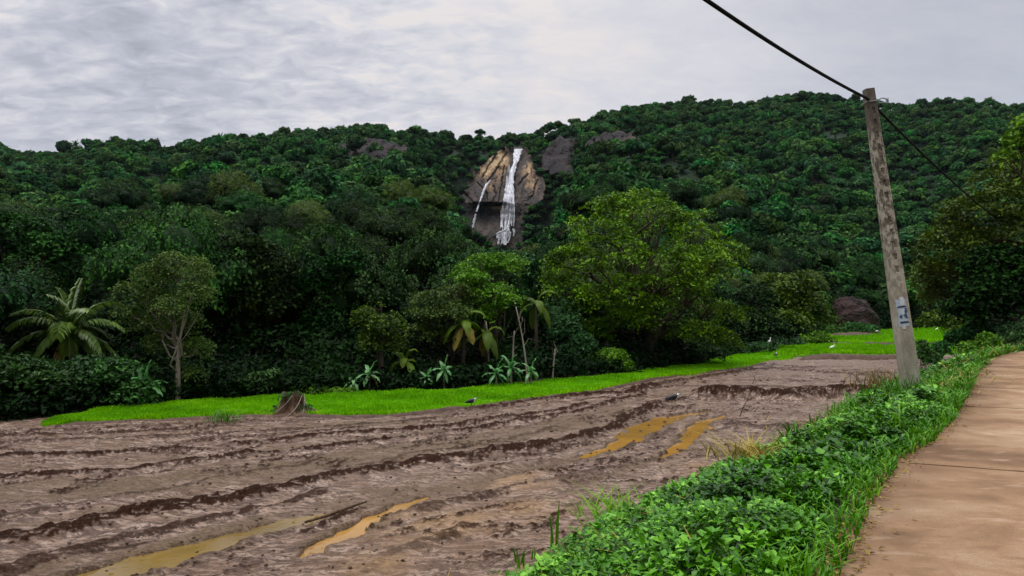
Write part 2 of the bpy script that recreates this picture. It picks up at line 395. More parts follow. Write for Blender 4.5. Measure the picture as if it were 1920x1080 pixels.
# (photo trace, half width m, height m, darkness: turned earth with ridge and trench shade painted in)
LINES = [
 ([(-200, 870), (0, 857), (220, 847), (340, 842), (420, 846)], .20, .08, 1),
 ([(380, 838), (500, 826), (640, 813), (760, 806), (850, 796), (960, 781), (1060, 766), (1120, 752)], .20, .09, 1),
 ([(-200, 908), (0, 894), (250, 880), (340, 865), (640, 836), (830, 811), (940, 792), (1080, 772), (1160, 750), (1220, 730)], .20, .09, 1),
 ([(-200, 1060), (0, 1012), (140, 982), (250, 957), (450, 930), (560, 906), (640, 890), (780, 866), (930, 845), (1060, 824), (1150, 797), (1215, 765), (1290, 742)], .30, .13, 1),
 ([(-100, 836), (80, 826), (250, 820), (400, 812), (540, 805), (760, 792), (900, 772)], .13, .06, .8),
 ([(0, 812), (300, 797), (560, 788), (800, 777), (960, 762), (1080, 748)], .2, .05, .6),
 ([(860, 772), (1000, 750), (1110, 738), (1180, 735), (1230, 722)], .28, .14, 1),
 ([(1180, 735), (1260, 715), (1330, 705), (1420, 690)], .35, .10, .9),
 ([(1440, 690), (1520, 697), (1600, 700), (1680, 698)], .35, .10, .8),
 ([(1330, 716), (1450, 712), (1560, 716), (1650, 712)], .2, .06, .5),
 ([(1283, 742), (1400, 740), (1470, 744), (1530, 738), (1610, 738), (1680, 735)], .42, .55, 1),
 ([(1100, 850), (1180, 838), (1240, 818), (1262, 800)], .12, .05, .7),
 ([(560, 1000), (620, 978), (690, 948)], .07, .06, 1),
 ([(-150, 985), (0, 965), (200, 935), (420, 895), (600, 870)], .10, .05, .7),
 ([(-150, 1110), (60, 1050), (250, 1000), (430, 960), (560, 935), (640, 920)], .16, .07, .9),
 ([(0, 1080), (120, 1040), (300, 1005)], .08, .04, .8),
 ([(300, 830), (420, 822), (560, 812), (700, 800)], .12, .05, .9), ([(-100, 822), (120, 812), (330, 806), (470, 798)], .15, .05, .9),
 ([(640, 880), (800, 850), (960, 820), (1060, 800)], .10, .05, .7), ([(900, 865), (1020, 845), (1110, 822)], .09, .04, .7),
 ([(760, 955), (880, 930), (1000, 905)], .10, .05, .8), ([(420, 1045), (600, 1062), (720, 1050)], .12, .05, .7), ([(660, 1075), (720, 1040), (820, 1010), (900, 985)], .14, .06, .8),
 ([(1240, 725), (1350, 722), (1480, 726), (1600, 722)], .16, .06, .9), ([(1200, 700), (1330, 694), (1460, 690), (1560, 686)], .2, .07, .8), ([(1060, 750), (1150, 742), (1240, 738)], .15, .06, .9),
 ([(1350, 792), (1420, 800), (1500, 800), (1560, 790)], .45, .10, .9),
 ([(1000, 905), (1080, 890), (1180, 870), (1240, 862)], .14, .05, .6),
 ([(330, 1060), (430, 1030), (560, 990)], .09, .04, .5),
 ([(430, 1080), (520, 1040), (620, 1010)], .08, .03, .4),
 ([(700, 975), (760, 965), (860, 935), (960, 915)], .10, .05, .6),
]
DITCH = [([(560, 975), (700, 935), (800, 914), (900, 900), (1000, 870), (1100, 850), (1150, 838)], .22, .05),
         ([(1080, 905), (1150, 890), (1240, 855)], .15, .04), ([(-150, 878), (100, 872), (330, 858), (600, 832), (820, 812)], .14, .04), ([(-150, 1000), (100, 970), (330, 930), (560, 897), (760, 862)], .12, .04), ([(200, 820), (500, 800), (760, 785), (950, 765)], .16, .04), ([(1150, 760), (1250, 735), (1380, 728), (1560, 726)], .16, .04)]
WETB = [([(-150, 945), (0, 925), (300, 905), (640, 865), (900, 826), (1080, 790), (1150, 770)], .85),
        ([(120, 1062), (400, 1000), (600, 957), (700, 930), (900, 903)], .35),
        ([(1000, 872), (1100, 852), (1180, 832)], .25), ([(560, 802), (760, 795), (900, 785)], .3)]
PUD = [([(60, 1120), (180, 1080), (300, 1043), (450, 1002), (560, 976), (640, 958)], [.30, .30, .27, .20, .17, .05]),
       ([(555, 1042), (600, 1022), (640, 1003), (700, 972), (750, 948), (800, 927)], [.05, .16, .17, .15, .14, .04]),
       ([(590, 1030), (650, 1008), (712, 990)], [.12, .09, .03]),
       ([(1090, 856), (1140, 840), (1180, 822), (1210, 802), (1250, 784), (1300, 775), (1345, 769)], [.04, .12, .21, .27, .25, .20, .04]),
       ([(1230, 862), (1262, 843), (1290, 825), (1303, 803), (1325, 788), (1365, 777)], [.04, .13, .16, .18, .18, .04])]
rows = np.concatenate([np.arange(1215, 760, -1.25), np.arange(760, 640, -.6)])
cols = np.arange(-160, 2000, 2.1)
yy = 3900. / (rows - 585)
Y = np.repeat(yy[:, None], len(cols), 1); X = (cols[None, :] - 960) / F * Y
# slight warp so the lines wander
wx = X + fbm(X * 1.1, Y * 1.1, seed=3, o=3) * .16; wy = Y + fbm(X * 1.1, Y * 1.1, seed=9, o=3) * .16
al = .72; U = X * math.cos(al) + Y * math.sin(al); Vv = -X * math.sin(al) + Y * math.cos(al)
fine = fbm(X * 7, Y * 7, seed=21, o=4, g=.6); med = fbm(U * 1.1, Vv * 3.4, seed=31, o=4)
clod = np.clip(fbm(X * 4.5, Y * 4.5, seed=41, o=4, g=.6) * 2.2 + .15, -.4, 1.2)
H = med * .05 + fine * .022 + fbm(U * .35, Vv * .8, seed=12, o=2) * .035
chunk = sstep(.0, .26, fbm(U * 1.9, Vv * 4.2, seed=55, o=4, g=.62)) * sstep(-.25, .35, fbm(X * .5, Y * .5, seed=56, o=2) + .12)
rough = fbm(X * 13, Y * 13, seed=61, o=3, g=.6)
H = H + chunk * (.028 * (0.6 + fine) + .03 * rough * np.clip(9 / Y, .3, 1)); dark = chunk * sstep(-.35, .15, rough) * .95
wet = np.zeros_like(X); tan = np.zeros_like(X)
for pts, w, h, dk in LINES:
    D, S, sg = seg_dist(wx, wy, gp(pts)); wl = w * (.75 + .5 * (fbm(U * 1.3, Vv * .1, seed=int(w * 100) + 7, o=2) + .5))
    e = sstep(0, .06, S) * (1 - sstep(.94, 1, S))
    k = np.exp(-(D / wl)**2) * e; H = H + k * h * .62 * (.45 + .65 * np.clip(clod, 0, 1.2) if h < .5 else .75 + .22 * np.clip(clod, -.5, 1))
    tr = np.exp(-((D - wl * 1.9) / (wl * .8))**2) * e * (sg < 0); H = H - tr * h * .45
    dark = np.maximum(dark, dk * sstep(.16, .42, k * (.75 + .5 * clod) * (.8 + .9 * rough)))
for pts, w, dp in DITCH:
    D, S, sg = seg_dist(wx, wy, gp(pts)); k = np.exp(-(D / w)**2); H = H - k * dp * 1.6; wet = np.maximum(wet, k)
    dark *= 1 - .8 * k
for pts, w in WETB:
    D, S, sg = seg_dist(wx, wy, gp(pts)); k = sstep(1.25, .55, D / w) * (.55 + .6 * sstep(-.2, .3, med)); wet = np.maximum(wet, k)
for (a, b), r in (((830, 985), 1.0), ((960, 905), .8), ((700, 1060), .5), ((1330, 880), .7), ((1000, 960), .6)):
    q = gnd(a, b); tan = np.maximum(tan, np.exp(-((X - q[0])**2 + (Y - q[1])**2) / r**2) * (.6 + .5 * med * 2))
tan = np.clip(tan, 0, 1)
# flat pressed patch at lower left of the bank
q = gnd(600, 1050); sm = np.exp(-((X - q[0])**2 / 1.6 + (Y - q[1])**2 / .5)); H = H * (1 - .6 * sm); dark *= 1 - .7 * sm
SM2 = gnd(1440, 830); sm = np.exp(-((X - SM2[0])**2 / 2. + (Y - SM2[1])**2 / 3.)); H = H * (1 - .5 * sm); dark *= 1 - .7 * sm
for pts, ws in PUD:
    G = gp(pts); D, S, sg = seg_dist(X + fbm(X * 3, Y * 3, seed=71, o=3) * .13, Y + fbm(X * 3, Y * 3, seed=77, o=3) * .13, G)
    L = np.concatenate([[0], np.cumsum(np.linalg.norm(np.diff(np.array(G), axis=0), axis=1))]); L /= L[-1]
    w = np.interp(S, L, ws)
    wet = np.maximum(wet, .9 * sstep(2.4, 1.3, D / w)); k = sstep(1.5, .75, D / w); H = H * (1 - k) + k * (-.13); dark *= 1 - k
    rim = np.exp(-((D / w - 1.5) / .4)**2) * (D < 1); H = H + rim * .012
H = np.maximum(H, -.16); wet = np.clip(wet, 0, 1)
px = 960 + F * X / Y
keep = (Y < mud_far(px) + .8 + Y * .02) & (X < xf(Y) + 1.2)
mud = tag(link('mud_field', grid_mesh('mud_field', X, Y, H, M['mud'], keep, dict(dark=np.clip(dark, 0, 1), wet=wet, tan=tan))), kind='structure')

def puddle(pts, ws, z=-.045):
    G = np.array(gp(pts)); t = np.linspace(0, len(G) - 1, 40)
    P = np.stack([np.interp(t, range(len(G)), G[:, i]) for i in (0, 1)], 1); W = np.interp(t, range(len(G)), ws) * 1.9 + .02
    T = nrm(np.gradient(P, axis=0)); Nn = np.stack([-T[:, 1], T[:, 0]], 1)
    V = []; Q = []
    for i in range(40):
        for s in (-1, -.3, .3, 1): V.append([*(P[i] + Nn[i] * s * W[i]), z])
    for i in range(39):
        for k in range(3): Q.append([i*4+k, i*4+k+1, (i+1)*4+k+1, (i+1)*4+k])
    return V, Q
labs = ['long olive brown puddle running along the wheel rut at the bottom left of the muddy field', 'bright orange puddle in the rut near the middle of the bottom edge',
        None, 'wide orange puddle curving through the mud below the dark earth ridge', 'narrow orange puddle in the mud closest to the weedy bank']
for i, (pts, ws) in enumerate(PUD):
    if i == 2: continue
    g = Geo(); g.add(*puddle(pts, ws, -.045 - .0 * i))
    if i == 1: V2, Q2 = puddle(*PUD[2], -.049); g.add(V2, Q2)
    o = g.obj('puddle', M['olivewater' if i == 0 else 'water'], smooth=True); tag(o, labs[i], 'puddle', 'puddles', 'structure')

# ------------------------------------------------------------------ paddies
def paddy(name, cols_, near, far, z0, seed, nblade, hgt=.10, jag=.12):
    n = 14; X = []; Yy = []
    for c in cols_:
        a, b = near(c), far(c); yv = a + (b - a) * np.linspace(0, 1, n)**1.3; Yy.append(yv); X.append((c - 960) / F * yv)
    X = np.array(X).T; Yy = np.array(Yy).T
    Z = z0 + fbm(X * .8, Yy * .8, seed=seed, o=3) * .03 + .035
    e = np.ones_like(Z); e[0, :] = 0; e[-1, :] = 0; Z = Z * e + (1 - e) * (-.15)
    X = X + (1 - e) * 0
    o = link(name, grid_mesh(name, X, Yy, Z, M['paddybase']))
    tag(o, kind='structure')
    r = rs(seed); k = r.rand(nblade)**1.0; c = r.uniform(cols_[0], cols_[-1], nblade)
    a = np.array([near(q) for q in c]); b = np.array([far(q) for q in c])
    y = a + (b - a) * k; y = y - (k < .08) * r.rand(nblade) * jag * (1 + 2 * vn(c * .03, y * 0, seed=8))
    x = (c - 960) / F * y
    P = np.stack([x, y, np.full(nblade, z0)], 1)
    h = hgt * r.uniform(.6, 1.25, nblade) * (1 + .5 * vn(x * 1.3, y * 1.3, seed=3)); az = r.rand(nblade) * 6.28
    w = .010 + .0006 * y
    dx = np.stack([np.cos(az), np.sin(az), np.zeros(nblade)], 1) * w[:, None]
    lean = np.stack([r.normal(0, .3, nblade), r.normal(0, .3, nblade), np.ones(nblade)], 1) * h[:, None]
    V = np.concatenate([P - dx, P + dx, P + lean + dx * .3, P + lean - dx * .3]); i = np.arange(nblade)
    Q = np.stack([i, i + nblade, i + 2 * nblade, i + 3 * nblade], 1)
    t = np.clip(.45 + .40 * fbm(x * .5, y * .5, seed=seed + 2, o=3) + .2 * vn(x * 2.5, y * 2.5, seed=5) + .3 * (k < .05) + r.normal(0, .18, nblade), 0, 1)
    return V, Q, t
def pfar(c): return float(np.interp(c, [0, 60, 90, 200, 330, 600, 880, 1150, 1300, 1400, 1480], [18.2, 18.2, 18.75, 21.0, 22.6, 24.9, 26.8, 32.6, 39.5, 50, 56]))
def pnear(c): return float(mud_far(c)) - .05
gg = Geo()
V, Q, t = paddy('paddy', np.arange(85, 1486, 5), pnear, lambda c: max(pfar(c), pnear(c) + .15), .02, 3, 110000, .10); gg.add(V, Q, None, t)
tag(gg.obj('rice_seedlings', M['rice']), 'bright green young rice seedlings covering the strip between mud and forest', 'rice seedlings', kind='stuff')
# right-hand terraces behind low bunds
def rr(row): return 3900. / (row - 585)
T2 = [(np.arange(1460, 1830, 6), lambda c: rr(np.interp(c, [1460, 1500, 1700, 1830], [672, 664, 664, 664])), lambda c: rr(np.interp(c, [1460, 1830], [650, 643])), .03, 50000),
      (np.arange(1530, 1830, 6), lambda c: rr(np.interp(c, [1530, 1830], [647, 641])), lambda c: rr(np.interp(c, [1530, 1560, 1800, 1830], [634, 625, 614, 614])), .10, 50000)]
gg = Geo()
for i, (cc, a, b, z0, nb) in enumerate(T2):
    V, Q, t = paddy('paddy', cc, a, b, z0, 11 + i, nb, .2); gg.add(V, Q, None, t)
tag(gg.obj('rice_seedlings', M['rice']), 'green rice plants on the terraces beyond the utility pole', 'rice seedlings', kind='stuff')

def bund(name, pts, w, h, mat, seed, label, z0=0, wob=.35):
    G = np.array(gp(pts)); L = np.concatenate([[0], np.cumsum(np.linalg.norm(np.diff(G, axis=0), axis=1))])
    n = max(20, int(L[-1] / .25)); s = np.linspace(0, L[-1], n)
    P = np.stack([np.interp(s, L, G[:, i]) for i in (0, 1)], 1); T = nrm(np.gradient(P, axis=0)); Nn = np.stack([-T[:, 1], T[:, 0]], 1)
    v = np.linspace(-1, 1, 13)
    X = P[:, 0][:, None] + Nn[:, 0][:, None] * v * w; Yb = P[:, 1][:, None] + Nn[:, 1][:, None] * v * w
    hh = h * (1 + wob * fbm(s * .9, s * 0, seed=seed, o=3)) * sstep(0, 1.0, s) * (1 - sstep(L[-1] - 1.0, L[-1], s))
    Z = z0 - .1 + (hh[:, None] + .1) * (1 - np.abs(v)**2.4) + fbm(X * 4, Yb * 4, seed=seed, o=3) * .05 * (1 - np.abs(v)**4)
    return tag(link(name, grid_mesh(name, X, Yb, Z, mat)), label, 'bund', 'field bunds', 'structure')
bund('bund', [(1505, 674), (1560, 672), (1600, 674), (1690, 672)], .9, .30, M['earth'], 4, 'brown earth bund at the far end of the mud left of the pole')
bund('bund', [(1540, 650), (1600, 648), (1680, 650), (1790, 648)], .8, .32, M['earth'], 5, 'low bund between the two right hand terraces')
bund('bund', [(80, 800), (290, 790), (420, 784), (540, 780), (640, 784), (760, 779), (900, 763), (1010, 748), (1120, 735), (1230, 710), (1400, 690), (1440, 680)], .22, .07, M['earth'], 6, 'thin brown earth lip along the front edge of the rice strip')
bund('bund', [(1565, 633), (1620, 630), (1640, 629)], 2.2, .5, M['earth'], 8, 'bare brown earth mound below the boulder')

# ------------------------------------------------------------------ road
def road():
    s = np.linspace(-12, 31.9, 700); ed = np.stack([np.where(s > 32, 60, np.interp(s, RE[:, 0], RE[:, 1])), s], 1)
    L = np.concatenate([[0], np.cumsum(np.linalg.norm(np.diff(ed, axis=0), axis=1))])
    jy = [-10.5, -7, -3.6, -.3, 3.2, 7.02, 11.1, 14.0, 16.8, 19.5, 22.3, 25.2, 27.5]
    lv = list(np.arange(0, L[-1], .16)); jl = [np.interp(j, ed[:, 1], L) for j in jy]
    for j in jl: lv += [j - .032, j - .024, j + .024, j + .032]
    lv = np.array(sorted(lv)); P = np.stack([np.interp(lv, L, ed[:, i]) for i in (0, 1)], 1)
    T = nrm(np.gradient(P, axis=0)); k = sstep(18, 29, P[:, 1])[:, None]
    cross = nrm((1 - k) * np.array([.93, -.37]) + k * np.stack([T[:, 1], -T[:, 0]], 1))
    wv = np.array([-.12, 0, .04, .12, .3, .6, 1.0, 1.5, 2, 2.5, 3, 3.4, 3.6, 3.62])
    jag = fbm(lv * 1.6, lv * 0, seed=4, o=4) * .10
    X = P[:, 0][:, None] + cross[:, 0][:, None] * (wv[None] + jag[:, None] * (wv < .2)); Yr = P[:, 1][:, None] + cross[:, 1][:, None] * (wv[None] + jag[:, None] * (wv < .2))
    Z = 1.5 + fbm(X * .9, Yr * .9, seed=8, o=3) * .012 + np.zeros_like(X)
    Z += fbm(X * 9, Yr * 9, seed=18, o=2) * .002
    for j in jl: Z = np.where(np.abs(lv - j)[:, None] < .026, Z - .05, Z)
    Z[:, 0] = 1.3; Z[:, -1] = 1.35
    eg = np.clip(1 - wv / .75, 0, 1)[None] * (.6 + .7 * fbm(X * 3, Yr * 3, seed=2, o=3) + .2); eg = np.clip(eg, 0, 1)
    for j in jl: eg = np.maximum(eg, np.where(np.abs(lv - j)[:, None] < .026, 1., 0))
    tag(link('road', grid_mesh('road', X, Yr, Z, M['road'], attrs=dict(edge=eg), smooth=False)), kind='structure')
road()

# ------------------------------------------------------------------ leaves and crowns
def cards(c, n, s, asp, r, droop=.15):
    m = len(c); a = r.normal(size=(m, 3)); a = nrm(a - n * (a * n).sum(1)[:, None]); b = np.cross(n, a)
    s = np.broadcast_to(s, (m,))[:, None]; asp = np.broadcast_to(asp, (m,))[:, None]
    V = np.concatenate([c - a * s * .5, c + b * s * asp * .5 + n * s * .06, c + a * s * .5 - n * s * droop, c - b * s * asp * .5 + n * s * .06])
    i = np.arange(m); return V, np.stack([i, i + m, i + 2*m, i + 3*m], 1)
def crown(g, lobes, ncl, per, csz, lsz, r, up=.5, asp=.55, low=-.35, inner=.12, jit=.55, mat=0, gap=-.45):
    L = np.array(lobes, float); area = (L[:, 3] * L[:, 5] + L[:, 3]**2); cnt = (area / area.sum() * ncl).astype(int) + 1
    li = np.repeat(np.arange(len(L)), cnt); m = len(li)
    d = nrm(r.normal(size=(m, 3))); lo = d[:, 2] < low; d[lo, 2] *= -1
    bump_ = vn(d[:, 0] * 2.6 + li * 7, d[:, 1] * 2.6, d[:, 2] * 2.6, seed=5)
    rad = r.uniform(.80, 1.03, m) * (1 + .2 * bump_); inn = r.rand(m) < inner; rad[inn] *= r.uniform(.3, .8, inn.sum())
    P = L[li, :3] + d * L[li, 3:6] * rad[:, None]
    keep = np.ones(m, bool)
    for j in range(len(L)):
        q = (P - L[j, :3]) / L[j, 3:6]; keep &= ~(((q**2).sum(1) < .40) & (li != j) & ~inn)
    keep &= (vn(P[:, 0] / csz * .33, P[:, 1] / csz * .33, P[:, 2] / csz * .45, seed=9) > gap) | inn
    P, d, li = P[keep], d[keep], li[keep]; m = len(P)
    n0 = nrm(d * (1 - up) + np.array([0, 0, up]) + r.normal(0, .22, (m, 3)))
    ct = np.clip(.48 + .27 * r.normal(size=m) + .12 * d[:, 2], 0, 1)  # leaves tinted lighter towards lobe tops, top light painted into the colour
    ci = np.repeat(np.arange(m), per); k = len(ci)
    off = r.normal(0, .5, (k, 3)) * csz; off -= n0[ci] * (off * n0[ci]).sum(1)[:, None] * .72
    dist = np.linalg.norm(off, axis=1); pos = P[ci] + off - np.array([0, 0, 1]) * (dist**2 / csz * .25)[:, None]
    nn = nrm(n0[ci] + r.normal(0, jit, (k, 3)))
    s = lsz * r.uniform(.65, 1.35, k)
    V, Q = cards(pos, nn, s, asp, r)
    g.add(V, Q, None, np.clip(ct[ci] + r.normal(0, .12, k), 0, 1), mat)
def limbs(g, h, trunk_r, lobes, r, n=9, lean=(0, 0), fork=.4):
    top = np.array([lean[0], lean[1], h * fork]); base = np.array([0, 0, -.3])
    P = bez(base, (lean[0] * .2, lean[1] * .2, h * fork * .5), top, 7); P[1:-1] += r.normal(0, trunk_r * .25, (5, 3)) * [1, 1, 0]
    R = np.linspace(trunk_r * 1.15, trunk_r * .72, 7); R[0] = trunk_r * 1.7
    tube(g, P, R, n, wob=.08, rng=r)
    for l in lobes:
        c = np.array(l[:3]); st = P[r.randint(3, 7)]; mid = (st + c) / 2 + np.array([0, 0, -.12 * h * r.rand()]) + r.normal(0, .05 * h, 3) * [1, 1, .3]
        B = bez(st, mid, c + [0, 0, l[5] * .3], 8); B[1:-1] += r.normal(0, .03 * np.linalg.norm(c - st), (6, 3))
        tube(g, B, np.linspace(trunk_r * .48, trunk_r * .10, 8), 6)
        for q in range(4):
            d = nrm(r.normal(size=3)); d[2] = abs(d[2]) * .7; e = c + d * np.array(l[3:6]) * .8; s0 = B[r.randint(3, 7)]
            tube(g, bez(s0, (s0 + e) / 2 + r.normal(0, .1, 3), e, 5), np.linspace(trunk_r * .2, trunk_r * .05, 5), 4)

def tree_px(name, label, cat, bpx, Y, zb, lobes, leaf, bark, tr, ncl, per, csz, lsz, seed, up=.5, group=None, fork=.4, asp=.55, low=-.35, fol='crown', jit=.55, inner=.12, gap=-.4):
    """lobes: (px, py, rx_px, rz_px, dy) seen in the photograph, made into real lobes round depth Y"""
    r = rs(seed); b = at(bpx, 600, Y); b[2] = zb; L = []
    for (a, q, rx, rz, dy) in lobes:
        p = at(a, q, Y + dy); k = (Y + dy) / F; L.append([*(p - b), rx * k, (rx * .85) * k, rz * k])
    root = empty(name, b, label, cat, group); h = max(l[2] + l[5] for l in L)
    g = Geo(); limbs(g, h, tr, L, r, fork=fork); g.obj('trunk', M[bark], root, True)
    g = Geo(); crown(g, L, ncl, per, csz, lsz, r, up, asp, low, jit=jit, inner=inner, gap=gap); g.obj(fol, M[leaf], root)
    return root

# the big spreading tree
tree_px('spreading_tree', 'large spreading yellow green tree with broad domed crown and dark trunk at the forest edge', 'tree', 1222, 38, 0,
        [(1185, 400, 85, 42, 0), (1130, 440, 70, 45, -1.5), (1250, 425, 70, 45, 1), (1310, 440, 62, 50, 0), (1080, 500, 62, 48, 0), (1160, 490, 75, 50, -2.5), (1240, 500, 70, 50, -2.5),
         (1330, 510, 60, 60, -1), (1060, 560, 48, 42, 0), (1130, 570, 60, 45, -1.5), (1345, 585, 48, 50, 0), (1290, 570, 60, 50, 1.5), (1370, 480, 28, 30, .5), (1220, 400, 60, 35, 2), (1120, 625, 48, 30, -.5), (1180, 600, 50, 34, -1.5), (1230, 585, 46, 34, -2), (1300, 625, 50, 32, -.5), (1350, 640, 36, 26, 0), (1050, 600, 30, 26, 1), (1260, 540, 60, 40, -2.5), (1185, 545, 50, 36, -3)],
        'big', 'bark', .36, 2500, 22, .46, .19, 1, up=.66, fork=.42, gap=-.12, inner=.06)
tree_px('roadside_tree', 'tall olive green tree overhanging the dark hollow beside the road at the right edge', 'tree', 1995, 40, 1.2,
        [(1900, 330, 70, 50, 0), (1850, 400, 70, 50, -1), (1790, 460, 62, 40, 0), (1930, 430, 80, 60, -1), (1770, 520, 50, 38, 1), (1840, 470, 60, 40, 2), (1960, 330, 70, 80, 0), (1990, 500, 80, 60, 0), (1870, 500, 60, 40, 4), (1760, 560, 35, 30, 2), (1920, 380, 60, 50, -1), (1800, 420, 40, 26, 0), (1745, 500, 26, 18, 0)],
        'olive', 'deadwood', .18, 1500, 20, .6, .24, 2, up=.6, fork=.5)
tree_px('shade_dark_tree', 'leafy tree coloured near black for the shade of the hollow beside the road below the olive tree', 'tree', 1990, 36.5, 1.2,  # near black leaves stand in for the shade of this hollow
        [(1850, 560, 50, 44, 0), (1890, 570, 50, 50, 0), (1930, 560, 60, 60, 0), (1810, 590, 34, 34, 0), (1870, 500, 60, 40, 1), (1960, 520, 60, 60, 0)], 'under', 'bark', .3, 900, 20, .6, .28, 52, up=.5)
tree_px('young_tree', 'young tree with bright yellow green leaves cut by the right edge above the road', 'tree', 1945, 30, 1.4,
        [(1912, 275, 26, 35, 0), (1940, 250, 40, 40, 0), (1925, 235, 20, 20, 0), (1885, 292, 14, 10, 0), (1965, 320, 50, 50, 1)], 'fresh', 'bark', .12, 220, 18, .4, .24, 3, up=.4, fork=.7)
tree_px('slender_tree', 'slender pale yellow green tree with thin forked whitish trunk behind the coconut palm', 'tree', 336, 23, 0,
        [(290, 520, 48, 26, 0), (345, 515, 50, 34, 0), (365, 555, 34, 26, -.4), (300, 565, 45, 26, .2), (250, 545, 34, 20, 0), (350, 610, 36, 28, .3), (290, 610, 40, 22, .4), (240, 590, 25, 16, 0), (370, 660, 24, 34, .3), (320, 490, 30, 18, 0), (295, 645, 26, 18, .4), (365, 705, 22, 22, .4), (325, 575, 40, 22, -.5)],
        'pale', 'palebark', .075, 900, 18, .26, .10, 4, up=.5, fork=.42, jit=.8)
tree_px('layered_tree', 'light green tree with flat layered sprays beside the hanging banana leaves', 'tree', 845, 30, 0,
        [(820, 560, 46, 14, 0), (800, 590, 42, 16, -.4), (845, 585, 40, 14, -.5), (790, 622, 34, 16, 0), (830, 630, 44, 18, 0), (870, 560, 30, 14, .4), (850, 540, 30, 11, 0)], 'pale', 'bark', .12, 420, 20, .3, .14, 5, up=.75)
tree_px('small_tree', 'small bright green tree lit in tufts left of the large spreading tree', 'tree', 930, 31, 0,
        [(930, 545, 38, 18, 0), (955, 565, 26, 16, -.4), (900, 560, 40, 20, .3), (890, 530, 40, 18, 0), (920, 590, 26, 22, 0), (870, 515, 36, 16, .5), (945, 500, 40, 24, 2), (900, 500, 40, 24, 2)], 'fresh', 'bark', .12, 380, 20, .32, .17, 6, up=.65)
tree_px('vine_draped_tree', 'low olive tree draped in creepers above the pale leaved plants', 'tree', 715, 27.5, 0,
        [(690, 595, 28, 20, 0), (725, 610, 36, 26, 0), (705, 640, 30, 40, 0), (740, 640, 22, 46, .3), (712, 575, 14, 18, 0)], 'olive', 'bark', .11, 380, 18, .24, .13, 7, up=.45)
tree_px('yellow_topped_tree', 'rounded tree with yellowish crown left of the dark boulder', 'tree', 1475, 74, 0,
        [(1475, 535, 48, 26, 0), (1440, 565, 42, 28, -1), (1500, 570, 46, 30, 0), (1460, 600, 56, 24, -2), (1530, 600, 30, 22, 0), (1420, 600, 30, 22, 0)], 'olive', 'bark', .3, 520, 18, .8, .42, 8, up=.6)
tree_px('feathery_tree', 'bright green domed tree rising out of the dark forest above the slender tree', 'tree', 265, 62, 6,
        [(265, 455, 68, 20, 0), (225, 470, 40, 16, -1), (310, 470, 40, 18, 0), (260, 480, 70, 20, -3)], 'fresh', 'bark', .3, 600, 16, .7, .32, 9, up=.8)
tree_px('dark_bushy_tree', 'tall dark tree with knobbly crown right of the slender pale tree', 'tree', 450, 30, 0,
        [(450, 470, 60, 32, 0), (400, 500, 44, 40, 1), (510, 500, 52, 40, 0), (440, 540, 70, 50, -.6), (520, 570, 50, 55, 0), (440, 620, 60, 60, 0), (385, 590, 40, 60, 1.2)], 'wall', 'bark', .2, 1200, 18, .42, .2, 10, up=.5)
tree_px('dark_bushy_tree', 'very dark tree with olive tinged top at the far left edge', 'tree', 30, 30, 0,
        [(20, 430, 60, 34, 0), (90, 470, 56, 34, 0), (-40, 480, 60, 60, 0), (60, 520, 80, 50, .6), (140, 490, 50, 32, 1.5), (0, 590, 90, 60, 1)], 'wall', 'bark', .24, 1200, 18, .42, .2, 11, up=.5)
tree_px('dark_bushy_tree', 'dark tree with drooping branches standing behind the pale leaved plants', 'tree', 620, 31, 0,
        [(640, 500, 60, 26, 0), (600, 540, 50, 30, 0), (700, 530, 56, 28, 1), (620, 600, 60, 40, 0), (560, 560, 40, 40, 1)], 'wall', 'bark', .2, 900, 18, .42, .2, 12, up=.5)
tree_px('leafy_tree', 'mid green tree between the waterfall foot and the spreading tree', 'tree', 925, 40, 0,
        [(935, 488, 46, 20, 0), (880, 498, 50, 26, 0), (970, 500, 40, 26, 0), (910, 520, 70, 30, -1), (990, 540, 40, 40, 0), (850, 520, 40, 26, 0)], 'shrub', 'bark', .25, 900, 18, .5, .25, 13, up=.6)
tree_px('drooping_tree', 'dull green tree right of the spreading tree in front of the forest', 'tree', 1400, 55, 0,
        [(1410, 560, 40, 30, 0), (1390, 610, 50, 30, -1), (1440, 620, 40, 24, 0)], 'wall', 'bark', .2, 400, 18, .6, .3, 14, up=.55)

